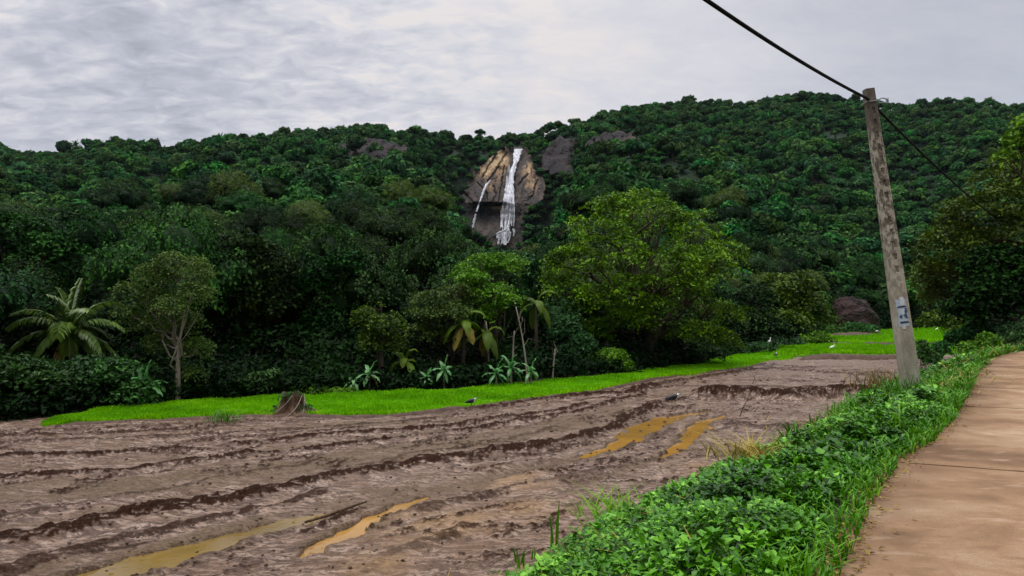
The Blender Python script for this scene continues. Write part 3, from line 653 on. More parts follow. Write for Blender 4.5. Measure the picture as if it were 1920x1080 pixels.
# coconut palm
def palm(name, label, base, h, nf, fl, seed, lean=(0, 0), group=None, leafw=.03, rz=0, mats=('palm', 'dry')):
    r = rs(seed); root = empty(name, base, label, 'palm tree', group, rz)
    g = Geo(); P = bez((0, 0, -.3), (lean[0] * .1, lean[1] * .1, h * .5), (lean[0], lean[1], h), 14)
    R = np.linspace(.17, .12, 14) * (1 + .07 * (np.arange(14) % 2)); R[0] = .24; tube(g, P, R, 10); g.obj('trunk', M['palebark'], root, True)
    top = P[-1]
    for k in range(nf):
        g = Geo(); az = k * 2.399 + r.uniform(-.2, .2); el = math.radians(82 - 112 * (k / nf)**.85 + r.uniform(-6, 6)); ln = fl * r.uniform(.85, 1.1)
        out = np.array([math.cos(az), math.sin(az), 0]); d0 = out * math.cos(el) + np.array([0, 0, math.sin(el)])
        n = 26; s = np.linspace(0, 1, n); Pn = [top.copy()]; d = d0.copy()
        for i in range(1, n):
            d = nrm(d + np.array([0, 0, -1]) * (.055 + .02 * (k / nf)) * (.5 + s[i] * 1.2)); Pn.append(Pn[-1] + d * ln / n)
        Pn = np.array(Pn); tube(g, Pn, np.linspace(.03, .005, n), 5, tint=.7)
        T = nrm(np.gradient(Pn, axis=0)); side = nrm(np.cross(T, [0, 0, 1.]) + 1e-6)
        lc = []; 
        for i in range(3, n):
            for q in (0, .5):
                p = Pn[i-1] + (Pn[i] - Pn[i-1]) * q; ll = ln * .24 * math.sin(math.pi * (.12 + .80 * s[i]))**.6 * r.uniform(.85, 1.1)
                for sd in (-1, 1):
                    dd = nrm(side[i] * sd * .8 + T[i] * .65 + np.array([0, 0, -.12]) + r.normal(0, .07, 3))
                    a = p; b = p + dd * ll * .5; dn = nrm(dd + np.array([0, 0, -.9])); cpt = b + dn * ll * .5
                    w = nrm(np.cross(dd, np.array([0, 0, 1.]) + 1e-3)) * leafw
                    V = [a - w*.5, a + w*.5, b + w, b - w, cpt]
                    g.add(V, [[0, 1, 2, 3]], [[3, 2, 4]], np.clip(r.normal(.55, .15), 0, 1))
        mt = mats[1] if (k >= nf - 2) else mats[0]
        o = g.obj('frond', M[mt], root)
        if mt == 'dry': o['label'] = 'yellowing drooping frond'
    return root
b = at(128, 735, 24.5); palm('coconut_palm', 'young coconut palm with arching yellow green fronds among dark shrubs', (b[0], b[1], 0), 2.32, 24, 2.15, 3, (-.05, 0), leafw=.035)

# banana-like plants
def paddle(g, P, w, r, fold=.25, tint=.5):
    n = len(P); s = np.linspace(0, 1, n); T = nrm(np.gradient(P, axis=0)); side = nrm(np.cross(T, [0, 0, 1.]) + 1e-6); up = np.cross(side, T)
    ww = w * np.sin(np.pi * np.clip(.06 + .94 * s, 0, 1))**.65; ww[0] = .02; ww[-1] = .01
    V = []; 
    for i in range(n):
        for q in (-1, -.5, 0, .5, 1):
            V.append(P[i] + side[i] * q * ww[i] - up[i] * abs(q)**1.5 * ww[i] * fold * (-.6 if abs(q) < .6 else 1.2) + up[i] * r.normal(0, .02) * abs(q))
    Q = [[i*5+k, i*5+k+1, (i+1)*5+k+1, (i+1)*5+k] for i in range(n-1) for k in range(4)]
    g.add(V, Q, None, np.clip(r.normal(tint, .08, len(Q)), 0, 1))
def broad(name, label, cat, bpx, row, Y, stem, nl, ll, lw, seed, group=None, mat='banana', droop=.09, zb=None, dry=0, el0=75, el1=10, tint=.6):
    r = rs(seed); b = at(bpx, row, Y); b[2] = (0 if zb is None else zb); root = empty(name, b, label, cat, group)
    g = Geo(); tube(g, [(0, 0, -.2), (.01, 0, stem * .5), (0, .02, stem)], [.07 * ll, .055 * ll, .035 * ll], 8, tint=.3); g.obj('stem', M['palebark'] if mat == 'banana' else M['bark'], root, True)
    for k in range(nl):
        az = k * 2.399 + r.uniform(-.3, .3); el = math.radians(el0 + (el1 - el0) * k / max(nl - 1, 1)); d = np.array([math.cos(az) * math.cos(el), math.sin(az) * math.cos(el), math.sin(el)])
        P = [np.array([0, 0, stem])]; n = 10; l = ll * r.uniform(.8, 1.1)
        for i in range(n): d = nrm(d + np.array([0, 0, -1]) * droop * (1 + i * .18)); P.append(P[-1] + d * l / n)
        g = Geo(); paddle(g, np.array(P), lw * r.uniform(.85, 1.1), r, tint=tint)
        mt = 'dry' if k >= nl - dry else mat
        o = g.obj('leaf', M[mt], root, True)
        if mt == 'dry': o['label'] = 'dried brown leaf'
    return root
PL = 'pale leaved plants along the forest edge'
broad('banana_plant', 'pale green young plant with long leaves, tallest of the pair right of the stump', 'plant', 692, 735, 26, .65, 9, .62, .085, 1, PL, el0=80, el1=-25, droop=.10, dry=1, tint=.8)
broad('banana_plant', 'smaller pale plant with drooping finger leaves beside the taller one right of the stump', 'plant', 662, 735, 25.6, .42, 9, .5, .07, 2, PL, el0=70, el1=-40, droop=.12, tint=.85)
broad('banana_plant', 'pale plant in front of the brown hanging banana leaves', 'plant', 832, 735, 26.8, .75, 11, .62, .085, 3, PL, el0=85, el1=-40, tint=.7)
broad('banana_plant', 'low plant on the left side of the one in front of the hanging leaves', 'plant', 800, 735, 26.8, .45, 8, .5, .07, 4, PL, el0=80, el1=-20, tint=.5)
broad('banana_plant', 'dark green plant with upright leaves left of the thin pale stems', 'plant', 930, 725, 27.5, .55, 9, .68, .09, 5, PL, el0=80, el1=-25, tint=.45)
broad('banana_plant', 'green plant at the foot of the thin pale stems', 'plant', 958, 722, 28.0, .75, 9, .7, .09, 6, PL, el0=85, el1=-20, tint=.5)
broad('banana_plant', 'pale plant at the right end of the row below the spreading tree', 'plant', 995, 722, 28.2, .6, 10, .66, .085, 7, PL, el0=80, el1=-40, tint=.65, dry=1)
broad('banana_plant', 'banana plant with upright leaves among the shrubs between palm and slender tree', 'plant', 268, 740, 21.9, .6, 8, .85, .09, 8, PL, el0=85, el1=0, tint=.5)
HB = 'banana plants with hanging brown leaves'
broad('banana_plant', 'tall banana plant with big brown hanging leaves in the forest shade', 'banana plant', 868, 735, 29.5, 2.5, 8, 1.5, .24, 9, HB, mat='olive', el0=70, el1=-30, droop=.16, dry=3, tint=.8)
broad('banana_plant', 'second hanging leaved banana plant just left of the pale stems', 'banana plant', 912, 735, 30, 2.1, 7, 1.4, .24, 10, HB, mat='olive', el0=60, el1=-30, droop=.18, dry=1, tint=.6)
broad('banana_plant', 'banana plant with yellow arched leaves behind the pale pair', 'banana plant', 758, 735, 28, 1.0, 7, 1.2, .17, 11, HB, mat='olive', el0=80, el1=0, droop=.18, dry=1, tint=.9)
broad('banana_plant', 'banana plant with one pale hanging leaf high under the dark canopy', 'banana plant', 1005, 735, 33, 3.4, 7, 1.6, .22, 12, HB, mat='olive', el0=70, el1=-20, droop=.17, tint=.7)
for i, (bx, hh, ln, lb) in enumerate([(990, 3.2, -.5, 'thin pale leaning stem rising behind the green plants'), (960, 2.2, .1, 'short pale bare stem among the green plants'), (918, 2.6, -.15, 'thin bare stem left of the other pale stems'), (1036, 1.4, .12, 'short pale sapling stem under the left side of the spreading tree')]):
    b = at(bx, 700, 29 + i * .4); r = rs(i); g = Geo(); P = bez((0, 0, -.1), (ln * .2, 0, hh * .5), (ln, 0, hh), 9)
    root = empty('bare_sapling', (b[0], b[1], 0), lb, 'sapling', 'thin bare stems'); tube(g, P, np.linspace(.045, .02, 9), 6); g.obj('trunk', M['palebark'], root, True)
    g = Geo()
    for k in range(4): s0 = P[4 + k]; tube(g, [s0, s0 + r.normal(0, .12, 3) + [0, 0, .2], s0 + r.normal(0, .2, 3) + [0, 0, .45]], [.012, .008, .004], 4)
    g.obj('branch', M['palebark'], root)

# shrubs
def shrub_px(label, bpx, Y, lobes, leaf, ncl, seed, csz=.22, lsz=.12, zb=0, group='shrubs along the forest edge', name='shrub', up=.5, asp=.6):
    r = rs(seed); b = at(bpx, 700, Y); b[2] = zb; L = []
    for (a, q, rx, rz, dy) in lobes:
        p = at(a, q, Y + dy); k = (Y + dy) / F; L.append([*(p - b), rx * k, rx * k, rz * k])
    root = empty(name, b, label, 'shrub', group)
    g = Geo()
    for l in L:
        for q in range(3):
            e = np.array(l[:3]) + r.normal(0, .4, 3) * l[3:6]; tube(g, bez((r.normal(0, .06), r.normal(0, .06), -.1), (e[0] * .3, e[1] * .3, e[2] * .6), e, 5), np.linspace(.025, .008, 5), 4)
    g.obj('stem', M['bark'], root)
    g = Geo(); crown(g, L, ncl, 14, csz, lsz, r, up, asp, -.5, inner=.2); g.obj('foliage', M[leaf], root)
S = shrub_px
S('bright green leafy bush at the bottom left corner of the forest', 40, 20.6, [(30, 700, 70, 30, 0), (-40, 690, 50, 50, 0), (90, 715, 40, 22, 0)], 'shrub', 420, 21, .25, .16)
S('dark leafy bush under the coconut palm', 120, 22, [(110, 715, 60, 34, 0), (170, 700, 50, 30, 0), (60, 740, 50, 26, 0)], 'shrub', 420, 22, .25, .16)
S('broad leaved dark bush right of the coconut palm trunk', 215, 22, [(215, 700, 44, 30, 0), (255, 735, 40, 24, 0), (180, 740, 40, 22, 0)], 'shrub', 380, 23, .25, .17)
S('rounded bush left of the tree stump', 470, 24.4, [(450, 722, 26, 20, 0), (485, 715, 30, 17, 0), (512, 706, 14, 14, 0), (425, 738, 30, 14, 0)], 'shrub', 300, 24, .2, .12)
S('low bright green thicket right of the tree stump', 600, 25.4, [(555, 735, 26, 11, 0), (590, 732, 30, 11, 0), (630, 736, 26, 10, 0), (655, 735, 14, 9, 0)], 'fresh', 300, 25, .18, .09)
S('dark low bush between the slender tree and the rounded bush', 385, 24.0, [(360, 735, 24, 18, 0), (395, 742, 26, 12, 0)], 'wall', 200, 26, .2, .11)
S('light green bush at the left foot of the spreading tree', 1140, 34, [(1145, 668, 30, 14, 0), (1120, 690, 24, 14, 0), (1165, 685, 22, 12, 0)], 'fresh', 260, 27, .26, .13)
S('mid green bush left of the spreading tree', 1075, 34, [(1060, 620, 28, 30, 1), (1090, 650, 26, 24, 0), (1050, 670, 30, 24, 0), (1085, 690, 24, 12, 0)], 'shrub', 420, 28, .3, .16)
S('dark low bush at the right foot of the spreading tree', 1290, 40, [(1270, 672, 22, 12, 0), (1300, 665, 28, 12, 0), (1335, 660, 24, 10, 0)], 'shrub', 300, 29, .3, .15)
S('low bush on the field bund below the yellow topped tree', 1370, 50, [(1345, 655, 26, 9, 0), (1385, 652, 30, 9, 0), (1425, 650, 24, 8, 0)], 'shrub', 260, 30, .35, .18)
S('bright clump of bushes on the bund left of the terraces', 1530, 62, [(1510, 640, 18, 12, 0), (1535, 634, 20, 12, 0), (1550, 642, 16, 9, 0)], 'fresh', 240, 31, .4, .22)
S('low dull hedge on the bund between the two bright clumps', 1465, 60, [(1450, 645, 24, 7, 0), (1485, 643, 26, 7, 0)], 'shrub', 220, 32, .4, .2)
S('low bush below the dark boulder', 1590, 88, [(1560, 617, 28, 8, 0), (1600, 612, 20, 7, 0), (1625, 615, 20, 6, 0)], 'shrub', 240, 33, .5, .3)
S('olive rounded bush right of the pole behind the terraces', 1775, 60, [(1775, 595, 28, 16, 0), (1745, 600, 20, 14, 0), (1795, 620, 18, 24, -2)], 'olive', 300, 34, .4, .24)
S('dark green bush in the hollow at the bend of the road', 1800, 38, [(1795, 640, 22, 20, 0), (1830, 628, 28, 22, 0), (1765, 655, 16, 14, -1)], 'shrub', 320, 35, .3, .17, .3)
S('bright bush against the dark hollow above the road bend', 1850, 33, [(1850, 640, 20, 16, 0), (1820, 650, 20, 14, 0)], 'fresh', 200, 36, .25, .13, 1.2)
S('green bush right of the dark hollow above the road', 1905, 34, [(1905, 632, 22, 14, 0), (1945, 620, 30, 30, 0)], 'shrub', 240, 37, .25, .14, 1.5)
S('leafy dark shrub right of the pole foot', 1725, 27, [(1728, 660, 10, 22, 0), (1745, 672, 16, 12, 0)], 'shrub', 130, 38, .2, .11, .3)

# ------------------------------------------------------------------ forest: individuals and mass
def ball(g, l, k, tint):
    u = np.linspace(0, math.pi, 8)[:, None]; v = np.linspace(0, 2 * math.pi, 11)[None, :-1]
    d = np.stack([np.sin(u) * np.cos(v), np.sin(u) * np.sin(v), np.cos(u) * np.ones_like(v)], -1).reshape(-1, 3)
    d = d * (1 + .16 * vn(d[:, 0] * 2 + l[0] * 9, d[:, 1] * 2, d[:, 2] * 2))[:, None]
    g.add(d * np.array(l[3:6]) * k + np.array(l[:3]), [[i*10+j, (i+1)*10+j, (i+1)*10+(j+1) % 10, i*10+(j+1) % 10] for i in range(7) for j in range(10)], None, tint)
def lib_crown(seed, nl, ncl, per, csz, lsz, mat, hill=False, tall=0.):
    r = rs(seed); L = [[0, 0, .98, .55, .55, .40]]
    for k in range(nl):
        a = k * 6.283 / nl + r.uniform(-.4, .4); d = r.uniform(.35, .62); L.append([math.cos(a) * d, math.sin(a) * d, r.uniform(.62, 1.0), r.uniform(.30, .48), r.uniform(.30, .48), r.uniform(.24, .36)])
    if tall: L = [[l[0], l[1], l[2] + tall, l[3] * .95, l[4] * .95, l[5] * (.6 if tall > .3 else 1.5)] for l in L]
    g = Geo()
    if hill: crown(g, L, ncl, per, csz, lsz, r, .22, .8, -.3, inner=.0, jit=.22)
    else: crown(g, L, ncl, per, csz, lsz, r, .45, .7, -.3, inner=.06, jit=.4)
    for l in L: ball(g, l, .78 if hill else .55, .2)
    t = Geo(); P = bez((0, 0, -.35), (.03, 0, .3), (0, .02, .75 + tall), 6); tube(t, P, np.linspace(.05, .03, 6), 6)
    for l in L[1:4]: tube(t, bez(P[3], (P[3] + np.array(l[:3])) / 2 + [0, 0, -.05], l[:3], 5), np.linspace(.028, .01, 5), 5)
    return g, t
EX_HERO = [(1222, 38, 190), (1885, 40, 120), (845, 30, 60), (930, 31, 70)]
# positions
r = rs(77); cand = []
for _ in range(15000):
    px = r.uniform(-140, 2060); u = r.rand(); 
    y0 = float(np.interp(px, *zip(*EX))); yr_ = float(np.interp(px, *zip(*RY)))
    y = math.sqrt(u * ((yr_ + 14)**2 - (y0 + 7)**2) + (y0 + 7)**2); cand.append((px, y))
for _ in range(900):                     # denser near the field, where every trunk line shows
    px = r.uniform(-140, 2060); y0 = float(np.interp(px, *zip(*EX))); cand.append((px, y0 + r.uniform(5, 70)))
CL = [[(885, 470), (880, 415), (888, 345), (915, 306), (950, 280), (965, 270), (990, 283), (1003, 335), (1008, 365), (982, 395), (976, 470)]]
def inpoly(px, py, P):
    c = False; n = len(P)
    for i in range(n):
        x1, y1 = P[i]; x2, y2 = P[(i+1) % n]
        if (y1 > py) != (y2 > py) and px < (x2 - x1) * (py - y1) / (y2 - y1) + x1: c = not c
    return c
BARE = [(690, 285, 60, 26), (1170, 270, 48, 26), (1066, 292, 46, 44), (870, 340, 20, 20), (745, 320, 20, 20), (825, 345, 14, 22)]
grid = {}; trees = []
xy = np.array([((p - 960) / F * y, y) for p, y in cand]); zz = terrain(xy[:, 0], xy[:, 1])
for (x, y), z, (px, _) in zip(xy, zz, cand):
    sz = (2.3 if y < 70 else 3.0 + min(y, 420) * .0028) * r.choice([r.uniform(.65, .95), r.uniform(.9, 1.25), r.uniform(1.1, 1.55)]) * (1.12 if y > 120 else 1); key = (int(x // 8), int(y // 8)); ok = True
    gap = sz * (.95 if y > 70 else 1.05)
    for a in (-1, 0, 1):
        for b in (-1, 0, 1):
            for (qx, qy) in grid.get((key[0] + a, key[1] + b), ()):
                if (qx - x)**2 + (qy - y)**2 < gap**2 * 1.1: ok = False
    if not ok: continue
    row_base = 585 - F * (z - CAMZ) / y; row_top = 585 - F * (z + sz * 1.45 - CAMZ) / y; row_mid = (row_base + row_top) / 2
    if inpoly(px, row_mid, CL[0]) or inpoly(px, row_top, CL[0]) or (inpoly(px, row_base, CL[0]) and y > 425): continue
    if 885 < px < 1000 and y < 440 and row_top < 466: continue
    if any(((px - a) / c)**2 + ((row_mid - b) / d)**2 < 1 and r.rand() < .86 and y > 330 for a, b, c, d in BARE): continue
    if 1545 < px < 1650 and row_top < 612 and row_base > 540 and y < 112: continue
    if px > 1640 and y < 60 and x < xr(y) + 4.5: continue
    if px > 1780 and px < 1960 and y < 46: continue
    if y < 60 and any(abs(px - a) < w * .8 and y < d + 4 for a, d, w in EX_HERO): continue
    grid.setdefault(key, []).append((x, y)); trees.append((x, y, z, sz, px))
small = []
for _ in range(6500):
    px = r.uniform(-140, 2060); y0 = float(np.interp(px, *zip(*EX))); yr_ = float(np.interp(px, *zip(*RY))); y = r.uniform(max(y0 + 40, 110), yr_)
    small.append((px, y, r.uniform(1.7, 2.8)))
sx_ = np.array([(p - 960) / F * y for p, y, _ in small]); sz_ = terrain(sx_, np.array([q[1] for q in small]))
for (px, y, sz), x, z in zip(small, sx_, sz_):
    row = 585 - F * (z + sz - CAMZ) / y
    if inpoly(px, row, CL[0]) or (885 < px < 1000 and row < 466 and y < 440): continue
    if any(((px - a) / c)**2 + ((row - b) / d)**2 < 1 and r.rand() < .75 for a, b, c, d in BARE): continue
    trees.append((x, y, z, sz, px))
for px, row, sz in [(872, 352, 3), (866, 372, 3.4), (862, 392, 3.6), (866, 415, 3.8), (880, 330, 3), (893, 314, 3), (908, 300, 2.6), (926, 287, 2.8), (942, 277, 3), (957, 272, 3.2), (988, 272, 3.4), (998, 284, 3.6), (1008, 300, 4), (1012, 318, 3.6), (1024, 330, 3), (1030, 350, 3), (1028, 372, 3.4), (1012, 384, 3.6), (998, 392, 4), (990, 406, 4), (992, 424, 4.4), (984, 440, 4), (990, 455, 4), (878, 436, 3.4), (892, 442, 3), (906, 448, 3), (860, 440, 4), (975, 462, 3), (915, 462, 3.2), (980, 420, 2.6), (1005, 405, 4), (1010, 430, 4.4), (1004, 300, 2.4)]:
    Yd = float(np.interp(row, [255, 275, 380, 400, 425, 470], [486, 474, 436, 434, 428, 420])) - 3; p_ = at(px, row, Yd); trees.append((p_[0], Yd, p_[2] - sz * .9, sz, px))
trees.sort(key=lambda t: -t[3] / t[1])
KIND = [('broadleaf_tree', 'dark green rounded broadleaf tree of the forest wall behind the rice strip', 'wall'),
        ('bushy_tree', 'mid green bushy tree of the forest at the foot of the hill', 'shrub'),
        ('olive_crowned_tree', 'olive tinted tree of the forest at the foot of the hill', 'olive')]
lib = []
for i in range(6):
    m_ = ['wall', 'wall', 'mid', 'wall', 'mid', 'olive'][i]; g, t = lib_crown(100 + i, 7 + i % 3, 820, 13, .10, .042, m_)
    lib.append((g.mesh('forest_crown', M[m_]), t.mesh('forest_trunk', M['bark'], True), {'wall': 0, 'mid': 1, 'olive': 2}[m_]))
print('trees', len(trees))
NI = 255; protos = {}
for i, (x, y, z, sz, px) in enumerate(trees[:NI]):
    k = r.randint(0, 6); nm, lb, _ = KIND[lib[k][2]]
    o = empty(nm, (x, y, z - .1), lb, 'tree', {0: 'dark trees of the forest wall', 1: 'mid green trees at the foot of the hill', 2: 'olive trees at the foot of the hill'}[lib[k][2]], r.rand() * 6.28)
    hs = r.uniform(.95, 1.35) * (1.25 if y < 60 else 1); o.scale = (sz, sz, sz * hs)
    link('trunk', lib[k][1], o); link('crown', lib[k][0], o)

# hillside mass through geometry nodes
hc = bpy.data.collections.new('forest_tree_shapes')
hm = []
for i in range(7):
    g, t = lib_crown(200 + i, 3 + i % 4, (260, 300, 240, 260, 200, 260, 280)[i], 8, .12, (.13, .11, .14, .12, .15, .12, .12)[i], 'hill', hill=True, tall=(0, 0, .1, 0, .55, .15, 0)[i])
    g.add(np.concatenate(t.V), np.concatenate(t.Q), None, .5, 1)
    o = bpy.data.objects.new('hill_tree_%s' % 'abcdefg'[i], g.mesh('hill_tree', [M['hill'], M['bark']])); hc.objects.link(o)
g = Geo(); rp_ = rs(5)                      # a small hillside palm
tube(g, bez((0, 0, -.4), (.05, 0, .6), (0, .05, 1.25), 6), .035, 5, mat=1)
for k in range(15):
    az = k * 2.4; el = math.radians(75 - 7 * k); d = np.array([math.cos(az) * math.cos(el), math.sin(az) * math.cos(el), math.sin(el)]); Pp = [np.array([0, .05, 1.25])]
    for i in range(7): d = nrm(d + np.array([0, 0, -.16])); Pp.append(Pp[-1] + d * .12)
    paddle(g, np.array(Pp), .10, rp_, fold=.5, tint=.75)
o = bpy.data.objects.new('hill_tree_h', g.mesh('hill_palm', [M['hill'], M['bark']])); hc.objects.link(o)
far = np.array(trees[NI:]); n = len(far)
me = bpy.data.meshes.new('forest'); me.vertices.add(n); P = far[:, :3].copy(); P[:, 2] -= .3; me.vertices.foreach_set('co', P.astype(np.float32).ravel())
sv = np.stack([far[:, 3], far[:, 3], far[:, 3] * r.uniform(.85, 1.25, n)], 1)
a = me.attributes.new('sz', 'FLOAT_VECTOR', 'POINT'); a.data.foreach_set('vector', sv.astype(np.float32).ravel())
a = me.attributes.new('rot', 'FLOAT_VECTOR', 'POINT'); rv = np.zeros((n, 3)); rv[:, 2] = r.rand(n) * 6.28; rv[:, :2] = r.normal(0, .08, (n, 2)); a.data.foreach_set('vector', rv.astype(np.float32).ravel())
a = me.attributes.new('pick', 'INT', 'POINT'); a.data.foreach_set('value', r.choice(8, n, p=[.19, .17, .15, .16, .05, .14, .13, .01]).astype(np.int32))
fo = tag(link('forest', me), 'dense dark green rainforest covering the whole hillside up to the ridge', 'forest', kind='stuff')
ng = bpy.data.node_groups.new('forest', 'GeometryNodeTree')
ng.interface.new_socket('Geometry', in_out='INPUT', socket_type='NodeSocketGeometry'); ng.interface.new_socket('Geometry', in_out='OUTPUT', socket_type='NodeSocketGeometry')
gi = ng.nodes.new('NodeGroupInput'); go = ng.nodes.new('NodeGroupOutput'); ip = ng.nodes.new('GeometryNodeInstanceOnPoints'); ci = ng.nodes.new('GeometryNodeCollectionInfo')
ci.inputs[0].default_value = hc; ci.inputs['Separate Children'].default_value = True; ci.inputs['Reset Children'].default_value = True
ip.inputs['Pick Instance'].default_value = True
def na(nm, dt):
    q = ng.nodes.new('GeometryNodeInputNamedAttribute'); q.data_type = dt; q.inputs[0].default_value = nm; return q.outputs[0]
ng.links.new(gi.outputs[0], ip.inputs['Points']); ng.links.new(ci.outputs[0], ip.inputs['Instance'])
ng.links.new(na('pick', 'INT'), ip.inputs['Instance Index']); ng.links.new(na('sz', 'FLOAT_VECTOR'), ip.inputs['Scale'])
e2r = ng.nodes.new('FunctionNodeEulerToRotation'); ng.links.new(na('rot', 'FLOAT_VECTOR'), e2r.inputs[0]); ng.links.new(e2r.outputs[0], ip.inputs['Rotation'])
ng.links.new(ip.outputs[0], go.inputs[0])
md = fo.modifiers.new('forest', 'NODES'); md.node_group = ng

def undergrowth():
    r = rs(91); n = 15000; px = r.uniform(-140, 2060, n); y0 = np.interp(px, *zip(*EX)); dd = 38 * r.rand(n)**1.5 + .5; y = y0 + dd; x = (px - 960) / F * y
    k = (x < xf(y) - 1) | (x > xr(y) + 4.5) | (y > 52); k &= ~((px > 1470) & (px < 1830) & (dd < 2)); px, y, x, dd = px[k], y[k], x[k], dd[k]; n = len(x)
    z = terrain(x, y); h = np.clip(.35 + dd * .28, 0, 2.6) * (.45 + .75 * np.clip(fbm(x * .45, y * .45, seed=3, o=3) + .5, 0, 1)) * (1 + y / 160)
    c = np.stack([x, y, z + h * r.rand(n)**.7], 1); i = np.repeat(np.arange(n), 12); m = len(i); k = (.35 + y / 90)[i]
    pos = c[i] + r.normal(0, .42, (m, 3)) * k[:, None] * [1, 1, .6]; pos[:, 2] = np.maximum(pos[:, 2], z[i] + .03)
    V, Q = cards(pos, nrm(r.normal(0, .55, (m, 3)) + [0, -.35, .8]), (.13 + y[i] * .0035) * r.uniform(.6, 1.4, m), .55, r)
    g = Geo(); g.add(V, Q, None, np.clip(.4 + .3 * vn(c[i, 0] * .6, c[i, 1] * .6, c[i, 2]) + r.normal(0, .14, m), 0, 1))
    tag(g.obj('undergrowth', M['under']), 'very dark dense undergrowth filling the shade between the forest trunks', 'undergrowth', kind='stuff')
undergrowth()

# ------------------------------------------------------------------ cliff, waterfall and bare rock
def rock_sheet(name, cols_, rows_, depth, mat, seed, outline, amp=3., kind='structure', label=None, tintf=None):
    """rock face standing at real depth: depth(px,row) in metres"""
    PX, PY = np.meshgrid(cols_, rows_); D = depth(PX, PY)
    k = D / F; Xw = (PX - 960) * k; Zw = CAMZ + (585 - PY) * k
    blk = fbm(Xw / 9, Zw / 14, seed=seed, o=3); st = np.round(blk * 5) / 5
    off = amp * (st * 1.5 + blk * .4) + amp * .5 * fbm(Xw / 2.5, Zw / 3.5, seed=seed + 3, o=4) + amp * .5 * np.abs(fbm(Xw / 5, Zw / 20, seed=seed + 9, o=3))
    Yw = D + off
    kp = np.array([[inpoly(PX[i, j] + 5 * vn(PX[i, j] / 9., PY[i, j] / 9., seed=seed), PY[i, j] + 5 * vn(PX[i, j] / 9., PY[i, j] / 9., seed=seed + 1), outline) for j in range(PX.shape[1])] for i in range(PX.shape[0])])
    Yw = np.where(kp, Yw, Yw + 6); ex = None
    if tintf: a_, b_ = tintf(PX, PY); ex = dict(ochre=a_, crack_shade=b_); Yw = Yw + b_ * 1.6 * (PY < 384)
    o = link(name, grid_mesh(name, Xw, Yw, Zw, mat, kp, attrs=ex, smooth=False)); return tag(o, label, None, None, kind)
def cd(px, row):
    # steep slab, with an overhung recess low on the left behind the narrow fall
    d = np.interp(row, [255, 275, 380, 400, 425, 470], [486, 474, 436, 434, 428, 420])
    rec = np.exp(-((px - 915) / 32.)**4) * sstep(376, 384, row) * (1 - sstep(415, 440, row)) * 9
    return d + rec
CLO = [(862, 372), (872, 345), (885, 325), (905, 302), (925, 286), (945, 275), (958, 270), (985, 272), (998, 290), (1004, 318), (1024, 338), (1024, 366), (1002, 384), (984, 398), (978, 475), (925, 475), (905, 444), (880, 436), (858, 420), (856, 396)]
def ctint(PX, PY):
    a = .16 + .20 * fbm(PX / 7, PY / 10, seed=3, o=4); dk = 0 * PX
    for x, y, rx, ry, w in ((925, 300, 14, 16, .75), (908, 322, 12, 10, .65), (940, 298, 14, 14, .55), (990, 318, 9, 16, .6), (1000, 345, 14, 18, .35), (918, 350, 8, 10, .40), (935, 335, 12, 14, .25), (930, 389, 12, 4, 1.), (945, 300, 6, 25, .3)):
        a = a + w * np.exp(-((PX - x) / rx)**2 - ((PY - y) / ry)**2) * (.7 + .9 * fbm(PX / 4, PY / 5, seed=7, o=3) + .2)
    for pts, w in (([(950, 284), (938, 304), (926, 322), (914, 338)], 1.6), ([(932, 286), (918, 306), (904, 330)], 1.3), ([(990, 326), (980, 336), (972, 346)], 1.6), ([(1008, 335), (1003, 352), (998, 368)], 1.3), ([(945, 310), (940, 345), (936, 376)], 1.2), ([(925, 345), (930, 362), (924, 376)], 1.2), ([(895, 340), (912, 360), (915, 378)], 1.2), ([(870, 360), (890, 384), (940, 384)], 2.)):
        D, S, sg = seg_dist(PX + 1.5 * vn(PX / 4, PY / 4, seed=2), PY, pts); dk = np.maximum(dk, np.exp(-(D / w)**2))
    dk = np.maximum(dk, .9 * sstep(384, 388, PY) * (1 - sstep(412, 424, PY)) * (PX < 943) * (1 - np.exp(-((PX - 930) / 13)**2 - ((PY - 389) / 4.)**2)))  # blackens the overhung recess, its shade painted into the rock colour
    return np.clip(a, 0, 1), np.clip(dk, 0, 1)
def cliffmat():
    m, nt, p = newmat('cliff_rock'); co = objco(nt); f = noise(nt, .5, 7, .65, co)
    v = mth(nt, 'MULTIPLY_ADD', f, .35, mth(nt, 'SUBTRACT', attr(nt, 'ochre'), .17))
    col = ramp(nt, [(.08, (.020, .016, .014)), (.30, (.075, .052, .038)), (.52, (.26, .165, .085)), (.85, (.46, .33, .18))], v)
    nt.links.new(mix(nt, mth(nt, 'MULTIPLY', attr(nt, 'crack_shade'), .92), col, (.006, .005, .006)), p.inputs['Base Color']); p.inputs['Roughness'].default_value = .75
    bump(nt, p, f, .9, 1.); return m
M['cliff'] = cliffmat()
rock_sheet('cliff', np.arange(850, 1030, .9), np.arange(264, 478, .9), cd, M['cliff'], 5, CLO, 1.5, label='tan and grey rock cliff behind the waterfall', tintf=ctint)
def hd(px, row):  # follow the hillside, a little in front
    out = np.zeros(px.shape)
    for i in range(px.shape[0]):
        for j in range(px.shape[1]):
            ysv = np.arange(360, 640, 4.); z = terrain((px[i, j] - 960) / F * ysv, ysv); rw = 585 - F * (z + 3.5 - CAMZ) / ysv
            q = np.argmax(rw < row[i, j]); out[i, j] = ysv[q] if rw[q] < row[i, j] else 470
    return out
